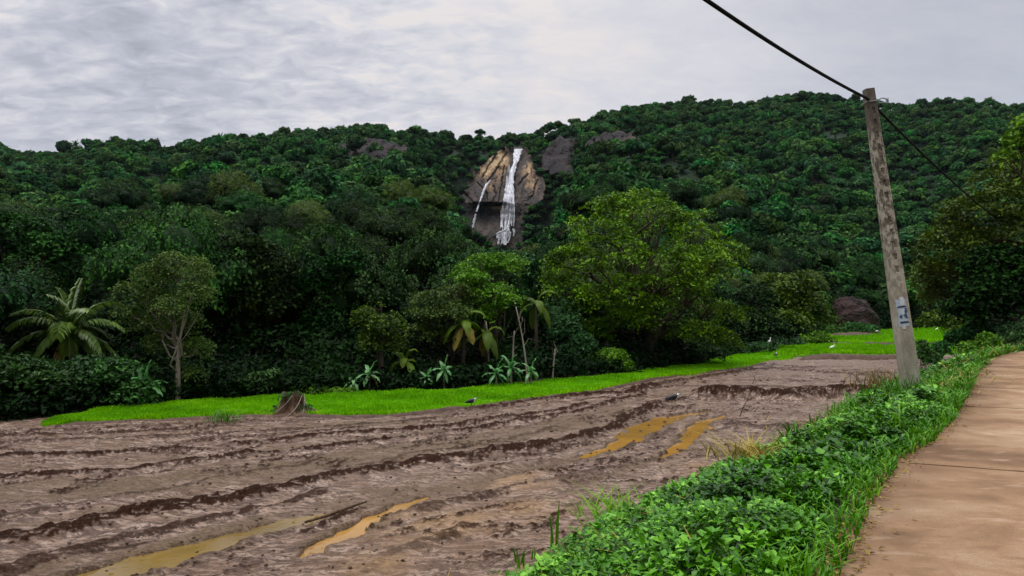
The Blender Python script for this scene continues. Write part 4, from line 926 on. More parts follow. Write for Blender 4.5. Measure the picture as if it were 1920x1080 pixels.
def outcrop(px, row, rx, ry, seed, label, pts=None):
    cs = np.linspace(px - rx * 1.3, px + rx * 1.3, 46); rw = np.linspace(row - ry * 1.3, row + ry * 1.3, 40)
    d0 = float(hd(np.array([[px]]), np.array([[row]]))[0, 0])
    ol = pts or [(px + rx * math.cos(t) * (1 + .25 * math.sin(3 * t + seed)), row + ry * math.sin(t) * (1 + .2 * math.cos(2 * t + seed))) for t in np.linspace(0, 6.1, 18)]
    rock_sheet('rock_outcrop', cs, rw, lambda a, b: d0 - (b - row) * .35, M['darkrock'], seed, ol, 2.0, label=label)
outcrop(690, 285, 62, 26, 3, 'dark purplish bare rock high on the slope left of the falls')
outcrop(1165, 270, 52, 26, 4, 'dark bare rock patches high on the slope far right of the falls')
outcrop(1066, 292, 48, 44, 6, 'dark rock wall just right of the falls')
outcrop(745, 322, 24, 22, 7, 'small brownish bare rock left of the falls')
outcrop(885, 335, 40, 42, 9, 'dark rock shoulder at the upper left of the cliff')

def fall(name, strands, label, seed):
    g = Geo(); r = rs(seed)
    for pts, ws in strands:
        n = 70; t = np.linspace(0, len(pts) - 1, n); A = np.array(pts, float)
        cx = np.interp(t, range(len(A)), A[:, 0]); cy = np.interp(t, range(len(A)), A[:, 1]); w = np.interp(t, range(len(A)), ws)
        w = w * (1 + .45 * fbm(cy / 5, cy * 0 + len(g.V) * 3.3, seed=seed, o=3)); v = np.linspace(-1, 1, 9); V = []
        for i in range(n):
            D = float(cd(np.array([cx[i]]), np.array([min(cy[i], 470)]))[0]) if cy[i] < 384 or cx[i] > 930 else 431 - (cy[i] - 384) * .1
            for q in v:
                p = cx[i] + q * w[i] + .5 * vn(q * 3 + seed, cy[i] / 6., seed=seed); d = D - 2.4 - 1.2 * (1 - q * q) - .7 * vn(q * 4. + 9 * seed, cy[i] / 12., seed=seed + 3)
                V.append([(p - 960) * d / F, d, CAMZ + (585 - cy[i]) * d / F])
        Q = [[i*9+k, i*9+k+1, (i+1)*9+k+1, (i+1)*9+k] for i in range(n-1) for k in range(8)]; g.add(V, Q)
    o = g.obj(name, M['fall'], smooth=True); return tag(o, label, 'waterfall', None, 'structure')
fall('waterfall', [([(972, 277), (970, 286), (967, 302), (961, 318), (957, 340), (954, 360)], [8, 8, 4, 4, 6, 8]),
                   ([(955, 356), (952, 380), (950, 400), (947, 430)], [4, 2.4, 1.6, 1.6]), ([(959, 340), (962, 365), (964, 395), (964, 412), (963, 424)], [2.4, 2.4, 1.8, 1.1, .6]),
                   ([(950, 362), (946, 378), (942, 400), (940, 425)], [4, 3.2, 2, 1.6]), ([(957, 352), (957, 380), (956, 405), (952, 432)], [2.5, 2, 1.8, 3]),
                   ([(955, 424), (947, 431), (938, 434), (931, 438)], [2, 3, 2.5, 1.2]), ([(962, 428), (964, 434), (963, 442)], [1.5, 2, 1]),
                   ([(947, 434), (944, 444), (946, 459)], [7, 6, 2.5]), ([(933, 438), (935, 448), (934, 458)], [3.5, 2.5, 1.6]), ([(955, 434), (956, 444), (952, 455)], [2.5, 2, 1.5]), ([(940, 438), (941, 446), (942, 456)], [2.2, 2.4, 1.6])]
     + [([(955 + a_ * 1.0, 300 + b_ * .35), (953 + a_ * 1.4, 350 + b_ * .2), (949 + a_ * 1.9, 395), (948 + a_ * 1.8, 425 + c_)], [.3, .9, 1.0, .5]) for a_, b_, c_ in [(-5, 120, 3), (-4.2, 60, -8), (-3, 90, 5), (-2, 30, -14), (-1, 80, 4), (0, 20, 0), (1, 100, 5), (2, 60, -10), (3.2, 90, 2), (4.5, 70, -16), (5.5, 120, -6), (6.4, 100, -2)]]
     + [([(948 + a_, 430), (944 + a_ * 1.6, 442), (941 + a_ * 2.0, 452 + b_)], [.6, 1.1, .5]) for a_, b_ in [(-5, -4), (-3, 4), (-1, 8), (1.5, 5), (3.5, 0), (5.5, -6), (7, -12)]],
     'tall white waterfall spreading as it drops down the rock cliff', 3)
fall('waterfall', [([(920, 336), (913, 344), (907, 356), (901, 372), (897, 384), (893, 396)], [1.6, 2.2, 2.0, 1.6, 1.5, 1.6]), ([(892, 400), (889, 412), (886, 426)], [1.6, 2.1, 2.4])],
     'narrow side stream of water left of the main waterfall', 6)

# boulder
def boulder(label, px, row, Y, rx, ry, rz, zb, seed, mat='boulder', name='boulder'):
    n, m = 60, 90; th = np.linspace(0, math.pi, n)[:, None]; ph = np.linspace(0, 2 * math.pi, m)[None]
    d = np.stack([np.sin(th) * np.cos(ph), np.sin(th) * np.sin(ph), np.cos(th) * np.ones_like(ph)], -1)
    k = 1 + .28 * fbm(d[..., 0] * 1.5, d[..., 1] * 1.5, d[..., 2] * 1.5, o=4, seed=seed); ed = vn(d[..., 0] * 1.6, d[..., 1] * 1.6, d[..., 2] * 1.6, seed=seed + 5); k = k + .10 * np.round(ed * 3) / 3
    b = at(px, row, Y); X, Yy, Z = (d[..., i] * k * q for i, q in enumerate((rx, ry, rz)))
    o = link(name, grid_mesh(name, X, Yy, Z, M[mat], smooth=False), loc=(b[0], b[1], zb)); return tag(o, label, 'boulder')
boulder('large dark reddish brown boulder at the foot of the forested hill', 1592, 585, 100, 4.1, 3.2, 4.3, .8, 3)

# ------------------------------------------------------------------ stump
def stump():
    b = gnd(547, 776); root = empty('tree_stump', (b[0], b[1], 0), 'brown rotten tree stump wrapped in vines at the edge of the rice strip', 'tree stump'); r = rs(5)
    n, m = 22, 40; V = []
    for i in range(n):
        t = i / (n - 1); z = -.12 + .68 * t
        for k in range(m):
            a = 6.283 * k / m; flare = .26 + .30 * (1 - t)**2.4; rt = 1 + .16 * math.sin(5 * a + 1) + .10 * math.sin(9 * a + t * 2) + .10 * float(vn(math.cos(a) * 3, math.sin(a) * 3, t * 3, seed=2))
            zz = z + (t > .8) * .12 * float(vn(math.cos(a) * 2.5, math.sin(a) * 2.5, seed=8)) * 1.2
            V.append([math.cos(a) * flare * rt * (1.15), math.sin(a) * flare * rt, zz])
    V.append([0, 0, .32]); Q = [[i*m+k, i*m+(k+1) % m, (i+1)*m+(k+1) % m, (i+1)*m+k] for i in range(n-1) for k in range(m)]
    g = Geo(); g.add(V, Q, [[(n-1)*m+k, (n-1)*m+(k+1) % m, n*m] for k in range(m)]); g.obj('trunk', M['deadwood'], root, False)
    g = Geo()
    for q in range(7):
        a = r.rand() * 6.28; P = [np.array([math.cos(a + t * 1.2) * (.34 + .28 * (1 - t)**2.2), math.sin(a + t * 1.2) * (.30 + .28 * (1 - t)**2.2), .02 + .55 * t]) for t in np.linspace(0, 1, 9)]; tube(g, P, .016, 5, tint=.3)
    g.obj('vine', M['palebark'], root)
    g = Geo(); L = [[-.1, -.1, .54, .3, .25, .10], [.1, 0, .56, .22, .22, .08], [.42, -.1, .18, .22, .2, .12], [-.45, -.05, .15, .14, .15, .14]]
    crown(g, L, 90, 8, .09, .06, r, .4); g.obj('foliage', M['shrub'], root)
    # earth mound about the roots
    v = np.linspace(-1, 1, 41); X, Yv = np.meshgrid(v * 1.25 + .25, v * .8); rr_ = np.sqrt(((X - .2) / 1.2)**2 + (Yv / .75)**2); Z = -.15 + .40 * np.exp(-rr_**2 * 2.2) + fbm(X * 4, Yv * 4, seed=3, o=3) * .05
    o = link('earth_mound', grid_mesh('earth_mound', X + b[0], Yv + b[1], Z, M['earth'])); tag(o, 'brown mound of soil heaped round the tree stump', 'mound', None, 'structure')
stump()

# ------------------------------------------------------------------ utility pole
def pole():
    b = gnd(1708, 725, 1.02); top = at(1628, 166, b[1]); d = top - b; h = np.linalg.norm(d)
    root = empty('utility_pole', b, 'weathered square concrete utility pole leaning left beside the road', 'utility pole')
    ax = Vector(d / h); rot = Vector((0, 0, 1)).rotation_difference(ax); root.rotation_mode = 'QUATERNION'; root.rotation_quaternion = rot
    g = Geo(); lv = [(-.8, 0)]; hz = []
    z = 3.05
    while z < h - .5: hz.append(z); z += .33
    for q in hz: lv += [(q, 0), (q + .012, 1), (q + .17, 1), (q + .182, 0)]
    lv.append((h - .02, 0)); lv = sorted(lv)
    V = []
    for z, ind in lv:
        t = max(z, 0) / h; w = .215 * (1 - t) + .125 * t; dp = .17 * (1 - t) + .11 * t; c = .025; s = w * .30; e = .035 * ind
        V += [[-w + c, -dp, z], [-s, -dp, z], [-s, -dp + e, z], [s, -dp + e, z], [s, -dp, z], [w - c, -dp, z], [w, -dp + c, z], [w, dp - c, z], [w - c, dp, z], [-w + c, dp, z], [-w, dp - c, z], [-w, -dp + c, z]]
    m = 12; n = len(lv); Q = [[i*m+k, i*m+(k+1) % m, (i+1)*m+(k+1) % m, (i+1)*m+k] for i in range(n-1) for k in range(m)]
    V.append([0, 0, h]); g.add(V, Q, [[(n-1)*m+k, (n-1)*m+(k+1) % m, n*m] for k in range(m)]); g.obj('pole_shaft', M['pole'], root)
    # clamp and bracket
    zc = h - .38; g = Geo()
    for k in (-1, 1): tube(g, [(-.17, k * .125, zc), (.17, k * .125, zc)], .018, 6)
    tube(g, [(-.16, -.13, zc), (-.16, .13, zc)], .018, 6); tube(g, [(.16, -.13, zc), (.16, .13, zc)], .018, 6)
    tube(g, bez((.15, -.08, zc), (.30, -.16, zc + .12), (.42, -.10, zc - .06), 7), .016, 6); tube(g, bez((.42, -.10, zc - .06), (.40, -.2, zc - .14), (.16, -.12, zc - .06), 6), .014, 6)
    tube(g, [(.40, -.10, zc - .10), (.42, -.10, zc + .04)], [.035, .025], 8); g.obj('cable_clamp', M['metal'], root, True)
    # torn poster wrapped on the front face
    def sheet(x0, x1, z0, z1, lift, mat, nm, lb, jag=0, seed=0, par=root):
        r = rs(seed); n = 9; zs = np.linspace(z0, z1, n); V = []
        for z in zs:
            t = z / h; dp = .17 * (1 - t) + .11 * t + lift
            a, b_ = x0 + r.uniform(-jag, jag), x1 + r.uniform(-jag, jag)
            for u in (0, .5, 1): V.append([a + (b_ - a) * u, -dp - .002 * r.rand(), z + r.uniform(-jag, jag) * .3])
        Q = [[i*3+k, i*3+k+1, (i+1)*3+k+1, (i+1)*3+k] for i in range(n-1) for k in range(2)]; g = Geo(); g.add(V, Q); o = g.obj(nm, mat, par)
        if lb: o['label'] = lb
        return o
    p = sheet(-.17, .10, 1.62, 2.34, .004, flat('poster_blue', (.46, .56, .70)), 'poster', 'torn faded pale blue and white poster pasted on the pole', .018, 1)
    sheet(-.06, .05, 2.18, 2.40, .010, flat('paper_white', (.72, .74, .78)), 'paper_scrap', None, .02, 2, p)
    sheet(-.15, .08, 2.12, 2.16, .012, flat('ink_dark', (.04, .05, .08)), 'printed_band', None, .006, 3, p)
    sheet(.02, .09, 1.82, 2.10, .010, flat('ink_blue', (.06, .09, .18)), 'printed_figure', None, .025, 4, p)
    sheet(-.12, -.05, 1.84, 1.92, .010, flat('ink_dark', (.05, .07, .12)), 'printed_block', None, .008, 5, p)
    sheet(-.13, .09, 1.70, 1.75, .010, flat('ink_dark', (.05, .06, .08)), 'printed_band', None, .012, 6, p)
    sheet(-.10, .0, 1.55, 1.66, .008, flat('paper_white', (.6, .6, .58)), 'paper_scrap', None, .012, 7, p)
    sheet(-.10, .02, 1.94, 2.08, .010, flat('paper_white', (.55, .62, .70)), 'paper_scrap', None, .02, 8, p)
    # cable
    A = at(1614, 176, b[1] - .25); A = at(1625, 184, b[1] - .22); g = Geo()
    E = at(1885, 420, 44); S0 = at(1320, -3, 11); S0b = A + (S0 - A) * 3.2; S0b[2] = A[2] + .3
    def sag(a, b2, s, n=60):
        t = np.linspace(0, 1, n)[:, None]; P = a + (b2 - a) * t; P[:, 2] -= (4 * s * t * (1 - t))[:, 0]; return P
    # left span passes through the photographed point S0; right span hangs to the far trees
    K = 1 / 3.2; zline = A[2] + (S0b[2] - A[2]) * K; sg = (zline - S0[2]) / (4 * K * (1 - K))
    L = sag(S0b, A, sg)[::1]; R_ = sag(A, E, .25, 60)
    P = np.concatenate([L, R_[1:]])
    r = rs(2); ph = np.linspace(0, 260, len(P)); 
    tube(g, P, .036, 8); 
    tw = P + np.stack([np.cos(ph) * .02, np.zeros(len(P)), np.sin(ph) * .02], 1); tube(g, tw, .022, 6)
    o = g.obj('overhead_cable', M['cable'], None, True); tag(o, 'black twisted overhead cable running past the top of the leaning pole', 'cable')
pole()

# ------------------------------------------------------------------ birds
def bird(name, label, px, row, s, dark, rz=0, z=None, group=None, Y=None, neck=0.):
    b = gnd(px, row) if Y is None else at(px, row, Y); b[2] = .0 if z is None else z
    root = empty(name, b, label, 'bird', group, rz, s)
    body = [(-.26, .17, .006), (-.20, .185, .03), (-.12, .21, .06), (-.03, .225, .078), (.05, .235, .075), (.10, .255, .055), (.13, .29 + neck * .3, .034), (.15, .325 + neck, .030), (.175, .34 + neck, .028), (.20, .338 + neck, .018), (.215, .335 + neck, .010), (.25, .325 + neck, .003)]
    P = np.array([(x, 0, z_) for x, z_, _ in body]); R = np.array([q[2] for q in body]); g = Geo(); tube(g, P, R, 12)
    me_ = g.mesh('body', [M['black'] if dark else M['white'], M['white'], M['leg']], True)
    for p in me_.polygons:
        c_ = p.center
        if c_.x > .208: p.material_index = 2
        elif dark and c_.x > .055 and (c_.z < .245 or c_.x > .115) and not (c_.z > .345 + neck): p.material_index = 1
    link('body', me_, root)
    g = Geo(); n = 8
    for sd in (-1, 1):
        V = []; 
        for i, (x, hw) in enumerate([(-.24, .008), (-.15, .035), (-.05, .05), (.05, .04), (.09, .01)]):
            zc = .185 + .06 * (x + .24) / .33
            V += [[x, sd * (.055 + .024 * (1 - abs(x + .05) * 3)), zc + hw], [x, sd * (.06 + .024 * (1 - abs(x + .05) * 3)), zc], [x, sd * (.05 + .022 * (1 - abs(x + .05) * 3)), zc - hw]]
        g.add(V, [[i*3+k, i*3+k+1, (i+1)*3+k+1, (i+1)*3+k] for i in range(4) for k in range(2)])
    g.obj('wing', M['black'] if dark else M['white'], root, True)
    for sd, dx in ((-1, .03), (1, -.05)):
        g = Geo(); tube(g, [(.0, sd * .03, .17), (dx * .3 + .01, sd * .03, .09), (dx, sd * .03, 0)], [.012, .007, .006], 6)
        for t in (-.5, 0, .5): tube(g, [(dx, sd * .03, .005), (dx + .05 * math.cos(t), sd * .03 + .05 * math.sin(t), .003)], [.005, .003], 4)
        g.obj('leg', M['leg'], root)
    g = Geo(); tube(g, [(.183, .022, .345 + neck), (.183, .028, .345 + neck)], .006, 6); tube(g, [(.183, -.022, .345 + neck), (.183, -.028, .345 + neck)], .006, 6); g.obj('eye', M['black'] if not dark else M['cable'], root)
WB = 'dark birds with white faces feeding in the field'
bird('waterhen', 'dark bird with white face walking on the mud below the dark earth ridge', 1263, 762, 1.1, True, .15, .04, WB)
bird('waterhen', 'dark bird with pale breast at the front edge of the rice strip', 884, 766, .85, True, .1, .04, WB)
bird('waterhen', 'dark bird standing in the far green rice left of the pole', 1455, 674, .95, True, .9, .1, WB)
EG = 'small white birds scattered on the far fields'
for px, row, lb, nk in [(1442, 652, 'thin white bird standing on the bund below the yellow topped tree', .16), (1485, 648, 'small white bird on the hedge bund between the bushes', .02), (1561, 660, 'small white bird low in the green rice beyond the mud', 0.), (1645, 628, 'tiny white bird on the far terrace left of the pole', .05), (1757, 624, 'tiny white bird on the far terrace right of the pole', .05)]:
    q = gnd(px, row); bird('egret', lb, px, row, 1.0 + q[1] * .003, False, .5, .25 if row < 653 else .12, EG, None, nk)

# ------------------------------------------------------------------ weeds on the bank
def weeds():
    r = rs(9); g = Geo()
    def leaves(n, ylo, yhi, ls, hmax, per):
        y = r.uniform(ylo, yhi, n); u = r.rand(n)
        a = xf(y) + .15 + .45 * fbm(y * 1.3, y * 0, seed=2, o=3); b = xr(y) - .06 - .22 * np.clip((9 - y) / 4, 0, 1) + .16 * vn(y * 1.7, y * 0, seed=4)
        x = a + (b - a) * u; z0 = terrain(x, y)
        hb = hmax * (.25 + .85 * np.clip(fbm(x * 1.1, y * 1.1, seed=6, o=3) * 1.5 + .5, 0, 1)) * np.clip(np.minimum(u * 1.2, 1 - u) * 6 + .15, 0, 1) * (1 - .85 * np.exp(-((x - 9.3)**2 + (y - 15.8)**2) / 7.))
        # gaps
        k = (vn(x * 1.6, y * 1.6, seed=19) > -.62) & (vn(x * 6 / (1 + y * .08), y * 6 / (1 + y * .08), seed=29) > -.38 - .3 * r.rand(n)); x, y, z0, hb = x[k], y[k], z0[k], hb[k]; n = len(x)
        lay = r.rand(n)**.6; zc = z0 + hb * lay
        tt = np.clip(.40 + .30 * fbm(x * .8, y * .8, seed=23, o=2) + .22 * vn(x * 4, y * 4, seed=33) + .16 * r.normal(size=n), 0, 1)
        i = np.repeat(np.arange(n), per); m = len(i); az = r.rand(m) * 6.283; el = r.normal(.28, .5, m)
        st = np.stack([np.cos(az), np.sin(az), np.zeros(m)], 1); L = ls * r.uniform(.6, 1.3, m) * (1 + .28 * vn(x * .8, y * .8, seed=44))[i] * np.where(_h((x * 2).astype(int), (y * 2).astype(int), (x * 0).astype(int), 3) > .8, 1.25, 1.)[i]
        d = np.stack([np.cos(az) * np.cos(el), np.sin(az) * np.cos(el), np.sin(el)], 1)
        base = np.stack([x[i], y[i], zc[i]], 1) + st * (ls * .25) + r.normal(0, ls * .35, (m, 3)) * [1, 1, .6]
        side = nrm(np.cross(d, [0, 0, 1.]) + r.normal(0, .15, (m, 3))); up = np.cross(side, d)
        W = L * r.uniform(.28, .42, m); Lc, Wc = L[:, None], W[:, None]
        V = np.concatenate([base, base + d * Lc * .42 + side * Wc + up * Wc * .25, base + d * Lc - up * Lc * .16, base + d * Lc * .42 - side * Wc + up * Wc * .25, base + d * Lc * .5 - up * Wc * .12])
        k = np.arange(m); Q = np.concatenate([np.stack([k, k+m, k+2*m, k+4*m], 1), np.stack([k, k+4*m, k+2*m, k+3*m], 1)])
        t = np.clip(tt[i] + r.normal(0, .13, m), 0, 1); g.add(V, Q, None, np.concatenate([t, t]))
    leaves(9000, 2.6, 6.2, .052, .34, 7); leaves(11000, 6.2, 11, .064, .36, 6); leaves(10000, 11, 19, .09, .36, 5); leaves(7500, 19, 34, .14, .42, 4)
    tag(g.obj('weeds', M['weed']), 'dense leafy green creeping weeds covering the bank between mud and road', 'weeds', kind='stuff')
    g = Geo(); n = 16000; y = 2.6 + 30 * r.rand(n)**1.3; u = np.where(r.rand(n) < .35, 1 - np.abs(r.normal(0, .07, n)), r.rand(n)); x = xf(y) + .0 + (xr(y) + .12 - xf(y)) * u; z = terrain(x, y)
    h = r.uniform(.12, .5, n) * np.clip(.35 + y / 30, 0, 1) * np.where(u > .88, .7, 1) * (.8 + 1.1 * np.clip(vn(x * 1.5, y * 1.5, seed=14), 0, 1)); az = r.rand(n) * 6.283; lean = r.uniform(.2, 1.1, n); w = (.004 + .0005 * y)
    o = np.stack([np.cos(az), np.sin(az), az * 0], 1); sd = np.stack([-np.sin(az), np.cos(az), az * 0], 1) * w[:, None]; B = np.stack([x, y, z], 1); hh = h[:, None]
    M1 = B + o * hh * lean[:, None] * .3 + [0, 0, 1] * hh * .65; T1 = B + o * hh * lean[:, None] + [0, 0, 1] * hh * .85
    V = np.concatenate([B - sd, B + sd, M1 + sd, M1 - sd, T1 + sd * .15, T1 - sd * .15]); k = np.arange(n)
    Q = np.concatenate([np.stack([k, k+n, k+2*n, k+3*n], 1), np.stack([k+3*n, k+2*n, k+4*n, k+5*n], 1)]); t = np.clip(r.normal(.45, .22, n), 0, 1)
    g.add(V, Q, None, np.concatenate([t, t])); tag(g.obj('grass', M['blade']), 'grass blades growing through the weeds on the bank', 'grass', kind='stuff')
    g = Geo()
    for pch in range(26):
        yc = 3.2 + 22 * r.rand()**1.3; uc = r.rand(); n = 70; y = yc + r.normal(0, .25 + yc * .02, n); x = xf(y) + (xr(y) - xf(y)) * uc + r.normal(0, .3 + yc * .02, n); z = terrain(x, y) + r.uniform(.1, .38, n)
        az = r.rand(n) * 6.283; ln = r.uniform(.05, .14, n)[:, None] * (1 + y[:, None] * .06); d = np.stack([np.cos(az), np.sin(az), r.normal(.1, .35, n)], 1); sd = np.stack([-np.sin(az), np.cos(az), az * 0], 1) * (.003 + .0004 * y)[:, None]; B = np.stack([x, y, z], 1)
        k = np.arange(n); g.add(np.concatenate([B - sd, B + sd, B + d * ln + sd * .4, B + d * ln - sd * .4]), np.stack([k, k+n, k+2*n, k+3*n], 1), None, r.rand(n))
    tag(g.obj('straw', M['dry']), 'dead straw coloured stems lying in the weeds on the bank', 'dead stems', kind='stuff')
    # litter at the road edge
    g = Geo(); n = 2600; y = 3 + 20 * r.rand(n)**1.6; x = xr(y) + np.abs(r.normal(0, .16, n)) - .05; z = np.full(n, 1.512) + .012 * r.rand(n)
    V, Q = cards(np.stack([x, y, z], 1), nrm(np.stack([r.normal(0, .3, n), r.normal(0, .3, n), np.ones(n)], 1)), r.uniform(.02, .055, n), .5, r); g.add(V, Q, None, r.rand(n))
    tag(g.obj('leaf_litter', M['dry']), 'dry leaf litter along the left edge of the road', 'leaf litter', kind='stuff')
weeds()

def tuft(label, px, row, z, n, h, spread, seed, mat='blade', name='grass_tuft', w=.012, cat='grass tuft', tint=.6, lean=.35):
    b = gnd(px, row, z); r = rs(seed); g = Geo(); zt = float(terrain(np.array([b[0]]), np.array([b[1]]))[0])
    if zt > .03: b[2] = zt + (.32 if n > 50 else .05)
    for i in range(n):
        az = r.rand() * 6.28; l = h * r.uniform(.5, 1.1); s = r.normal(0, spread * .3, 2); ln = lean * r.uniform(.2, 1.2)
        P = bez((s[0], s[1], -.03), (s[0] + math.cos(az) * ln * l * .3, s[1] + math.sin(az) * ln * l * .3, l * .7), (s[0] + math.cos(az) * ln * l, s[1] + math.sin(az) * ln * l, l * r.uniform(.7, 1)), 7)
        sd = np.array([-math.sin(az), math.cos(az), 0]) * w; sd = sd if r.rand() < .5 else np.array([w, 0, 0]); V = []
        for k, p in enumerate(P): f = (1 - (k / 6)**2) * .95 + .05; V += [p - sd * f, p + sd * f]
        g.add(V, [[2*k, 2*k+1, 2*k+3, 2*k+2] for k in range(6)], None, np.clip(r.normal(tint, .15), 0, 1))
    return tag(g.obj(name, M[mat], loc=b), label, cat, 'grass tufts')
tuft('tall pair of upright grass blades at the edge of the mud in the foreground', 1038, 1030, .05, 6, .62, .12, 1, w=.016, lean=.12)
tuft('broad bladed grass tuft at the bottom edge in front of the weeds', 1290, 1075, .75, 9, .32, .15, 2, w=.014)
tuft('long grass tuft leaning over the mud beside the upper weeds', 1490, 822, .25, 9, .75, .3, 3, w=.03, lean=.7, tint=.3)
tuft('small grass tuft beside the longer one at the upper weeds', 1535, 815, .3, 8, .6, .25, 4, w=.025, tint=.3)
tuft('matted green grass tuft on the bund left of the tree stump', 415, 788, .05, 60, .34, .7, 5, w=.012, lean=1.4, tint=.4)
tuft('small weed sprig on the mud at the bottom edge', 975, 1065, .0, 12, .3, .3, 6, w=.012)
tuft('broad grass clump in the weeds near the bottom right', 1480, 1010, 1.1, 8, .30, .15, 7, w=.013)
tuft('yellow dry heap of cut grass on the weeds near the mud', 1405, 893, .62, 120, .30, .75, 8, 'dry', w=.010, lean=2.6, tint=.9)
tuft('yellowish flattened grass at the foreground edge of the bank', 1160, 1030, .22, 110, .30, .8, 9, 'blade', w=.007, lean=2.4, tint=.95)
tuft('dry tangled vines and grass at the left foot of the pole', 1655, 728, .45, 150, .75, 1.6, 10, 'dry', w=.012, lean=1.5, tint=.2)
tuft('dull green grass tangle in front of the pole foot', 1690, 735, .95, 60, .45, .8, 11, 'blade', w=.012, lean=1.3, tint=.3)

# dead twigs standing in the mud
def twig(label, pts, Y, z, seed, rad=.018):
    b = at(pts[0][0], pts[0][1], Y); P = np.array([at(a, q, Y) - [b[0], b[1], 0] for a, q in pts]); P[:, 2] = P[:, 2] - P[0, 2] - .05
    r = rs(seed); g = Geo(); tube(g, P, np.linspace(rad, rad * .35, len(P)), 6)
    for k in range(3): s0 = P[1 + k % (len(P) - 1)]; tube(g, [s0, s0 + r.normal(0, .08, 3) + [0, 0, .06], s0 + r.normal(0, .12, 3) + [0, 0, .14]], [rad * .5, rad * .3, rad * .2], 4)
    return tag(g.obj('dead_twig', M['deadwood'], loc=(b[0], b[1], z)), label, 'twig', 'dead twigs standing in the mud')
twig('thin dark twig leaning in the mud in front of the earth ridge', [(1386, 785), (1392, 768), (1400, 752), (1404, 742)], 20, 0, 1)
twig('dead twig standing behind the earth ridge', [(1410, 732), (1414, 722), (1416, 712)], 29, 0, 2)
g = Geo(); P = np.array([gnd(a, q, .03) for a, q in ((572, 979), (610, 968), (650, 953), (688, 940))]); tube(g, P, [.018, .025, .022, .012], 7, wob=.15, rng=rs(3))
tag(g.obj('stick', M['deadwood'], smooth=True), 'reddish brown stick lying along the rut beside the olive puddle', 'stick')
# clods
CLG = 'loose mud clods'; r = rs(15); g = Geo(); n = 0
def clod_at(g, x, y, s, r):
    u = np.linspace(0, math.pi, 7)[:, None]; v = np.linspace(0, 2*math.pi, 10)[None, :-1]
    d = np.stack([np.sin(u) * np.cos(v), np.sin(u) * np.sin(v), np.cos(u) * np.ones_like(v)], -1).reshape(-1, 3); o = r.rand(3) * 50
    k = 1 + .5 * vn(d[:, 0] * 1.7 + o[0], d[:, 1] * 1.7 + o[1], d[:, 2] * 1.7 + o[2]); V = d * k[:, None] * s * [1.2, 1, .6] + [x, y, .01]
    Q = [[i*9+j, i*9+(j+1) % 9, (i+1)*9+(j+1) % 9, (i+1)*9+j] for i in range(6) for j in range(9)]; g.add(V, Q)
for k in range(700):
    if k % 2: pts, w, h, dk = LINES[r.randint(len(LINES))]; G = gp(pts); q = r.randint(len(G) - 1); p = G[q] + (G[q+1] - G[q]) * r.rand() + r.normal(0, w * .9, 2)
    else: c_ = r.uniform(100, 1500); rw = r.uniform(760, 1080); p = gnd(c_, rw)[:2]
    if p[0] > xf(p[1]) or p[1] < 5 or p[1] > 40: continue
    clod_at(g, p[0], p[1], .008 + .0010 * p[1] * r.uniform(.4, 1.6), r)
tag(g.obj('mud_clods', M['earth']), 'loose dark clods of earth strewn over the ploughed mud', 'clods', kind='stuff')

# ------------------------------------------------------------------ sky, sun, haze, camera
w = bpy.data.worlds.new('World'); sc.world = w; w.use_nodes = True; nt = w.node_tree
for n_ in list(nt.nodes): nt.nodes.remove(n_)
out = nt.nodes.new('ShaderNodeOutputWorld'); SUN_EL, SUN_AZ = math.radians(66), math.radians(240)
sky = nt.nodes.new('ShaderNodeTexSky'); sky.sky_type = 'NISHITA'; sky.sun_disc = False; sky.sun_elevation = SUN_EL; sky.sun_rotation = SUN_AZ
bg = nt.nodes.new('ShaderNodeBackground'); bg.inputs[1].default_value = .08; nt.links.new(sky.outputs[0], bg.inputs[0])
tc = nt.nodes.new('ShaderNodeTexCoord'); sx = nt.nodes.new('ShaderNodeSeparateXYZ'); nt.links.new(tc.outputs['Generated'], sx.inputs[0])
den = mth(nt, 'ADD', mth(nt, 'MAXIMUM', sx.outputs[2], 0.), .22)
cb = nt.nodes.new('ShaderNodeCombineXYZ'); nt.links.new(mth(nt, 'DIVIDE', sx.outputs[0], den), cb.inputs[0]); nt.links.new(mth(nt, 'DIVIDE', sx.outputs[1], den), cb.inputs[1])
def mapped(s, rz):
    m_ = nt.nodes.new('ShaderNodeMapping'); m_.inputs['Scale'].default_value = s; m_.inputs['Rotation'].default_value = (0, 0, rz); nt.links.new(cb.outputs[0], m_.inputs[0]); return m_.outputs[0]
n1 = noise(nt, 1.0, 6, .55, mapped((3.2, 6.0, 1), -.75), .8); n2 = noise(nt, 1.0, 3, .5, mapped((.7, .9, 1), .3)); n3 = noise(nt, 7., 6, .6, mapped((1.6, 2.6, 1), -.75), .6)
tex = mth(nt, 'ADD', mth(nt, 'MULTIPLY', n1, .55), mth(nt, 'MULTIPLY', n3, .45))
# streaky on the left, smooth in the middle and right
lf = ramp(nt, [(.40, 1.), (.56, .25)], mth(nt, 'MULTIPLY_ADD', sx.outputs[0], .5, .5))
tex = mth(nt, 'MULTIPLY_ADD', mth(nt, 'SUBTRACT', tex, .5), lf, .5)
v = mth(nt, 'ADD', mth(nt, 'MULTIPLY_ADD', tex, 1.25, .01), mth(nt, 'MULTIPLY', n2, .35))
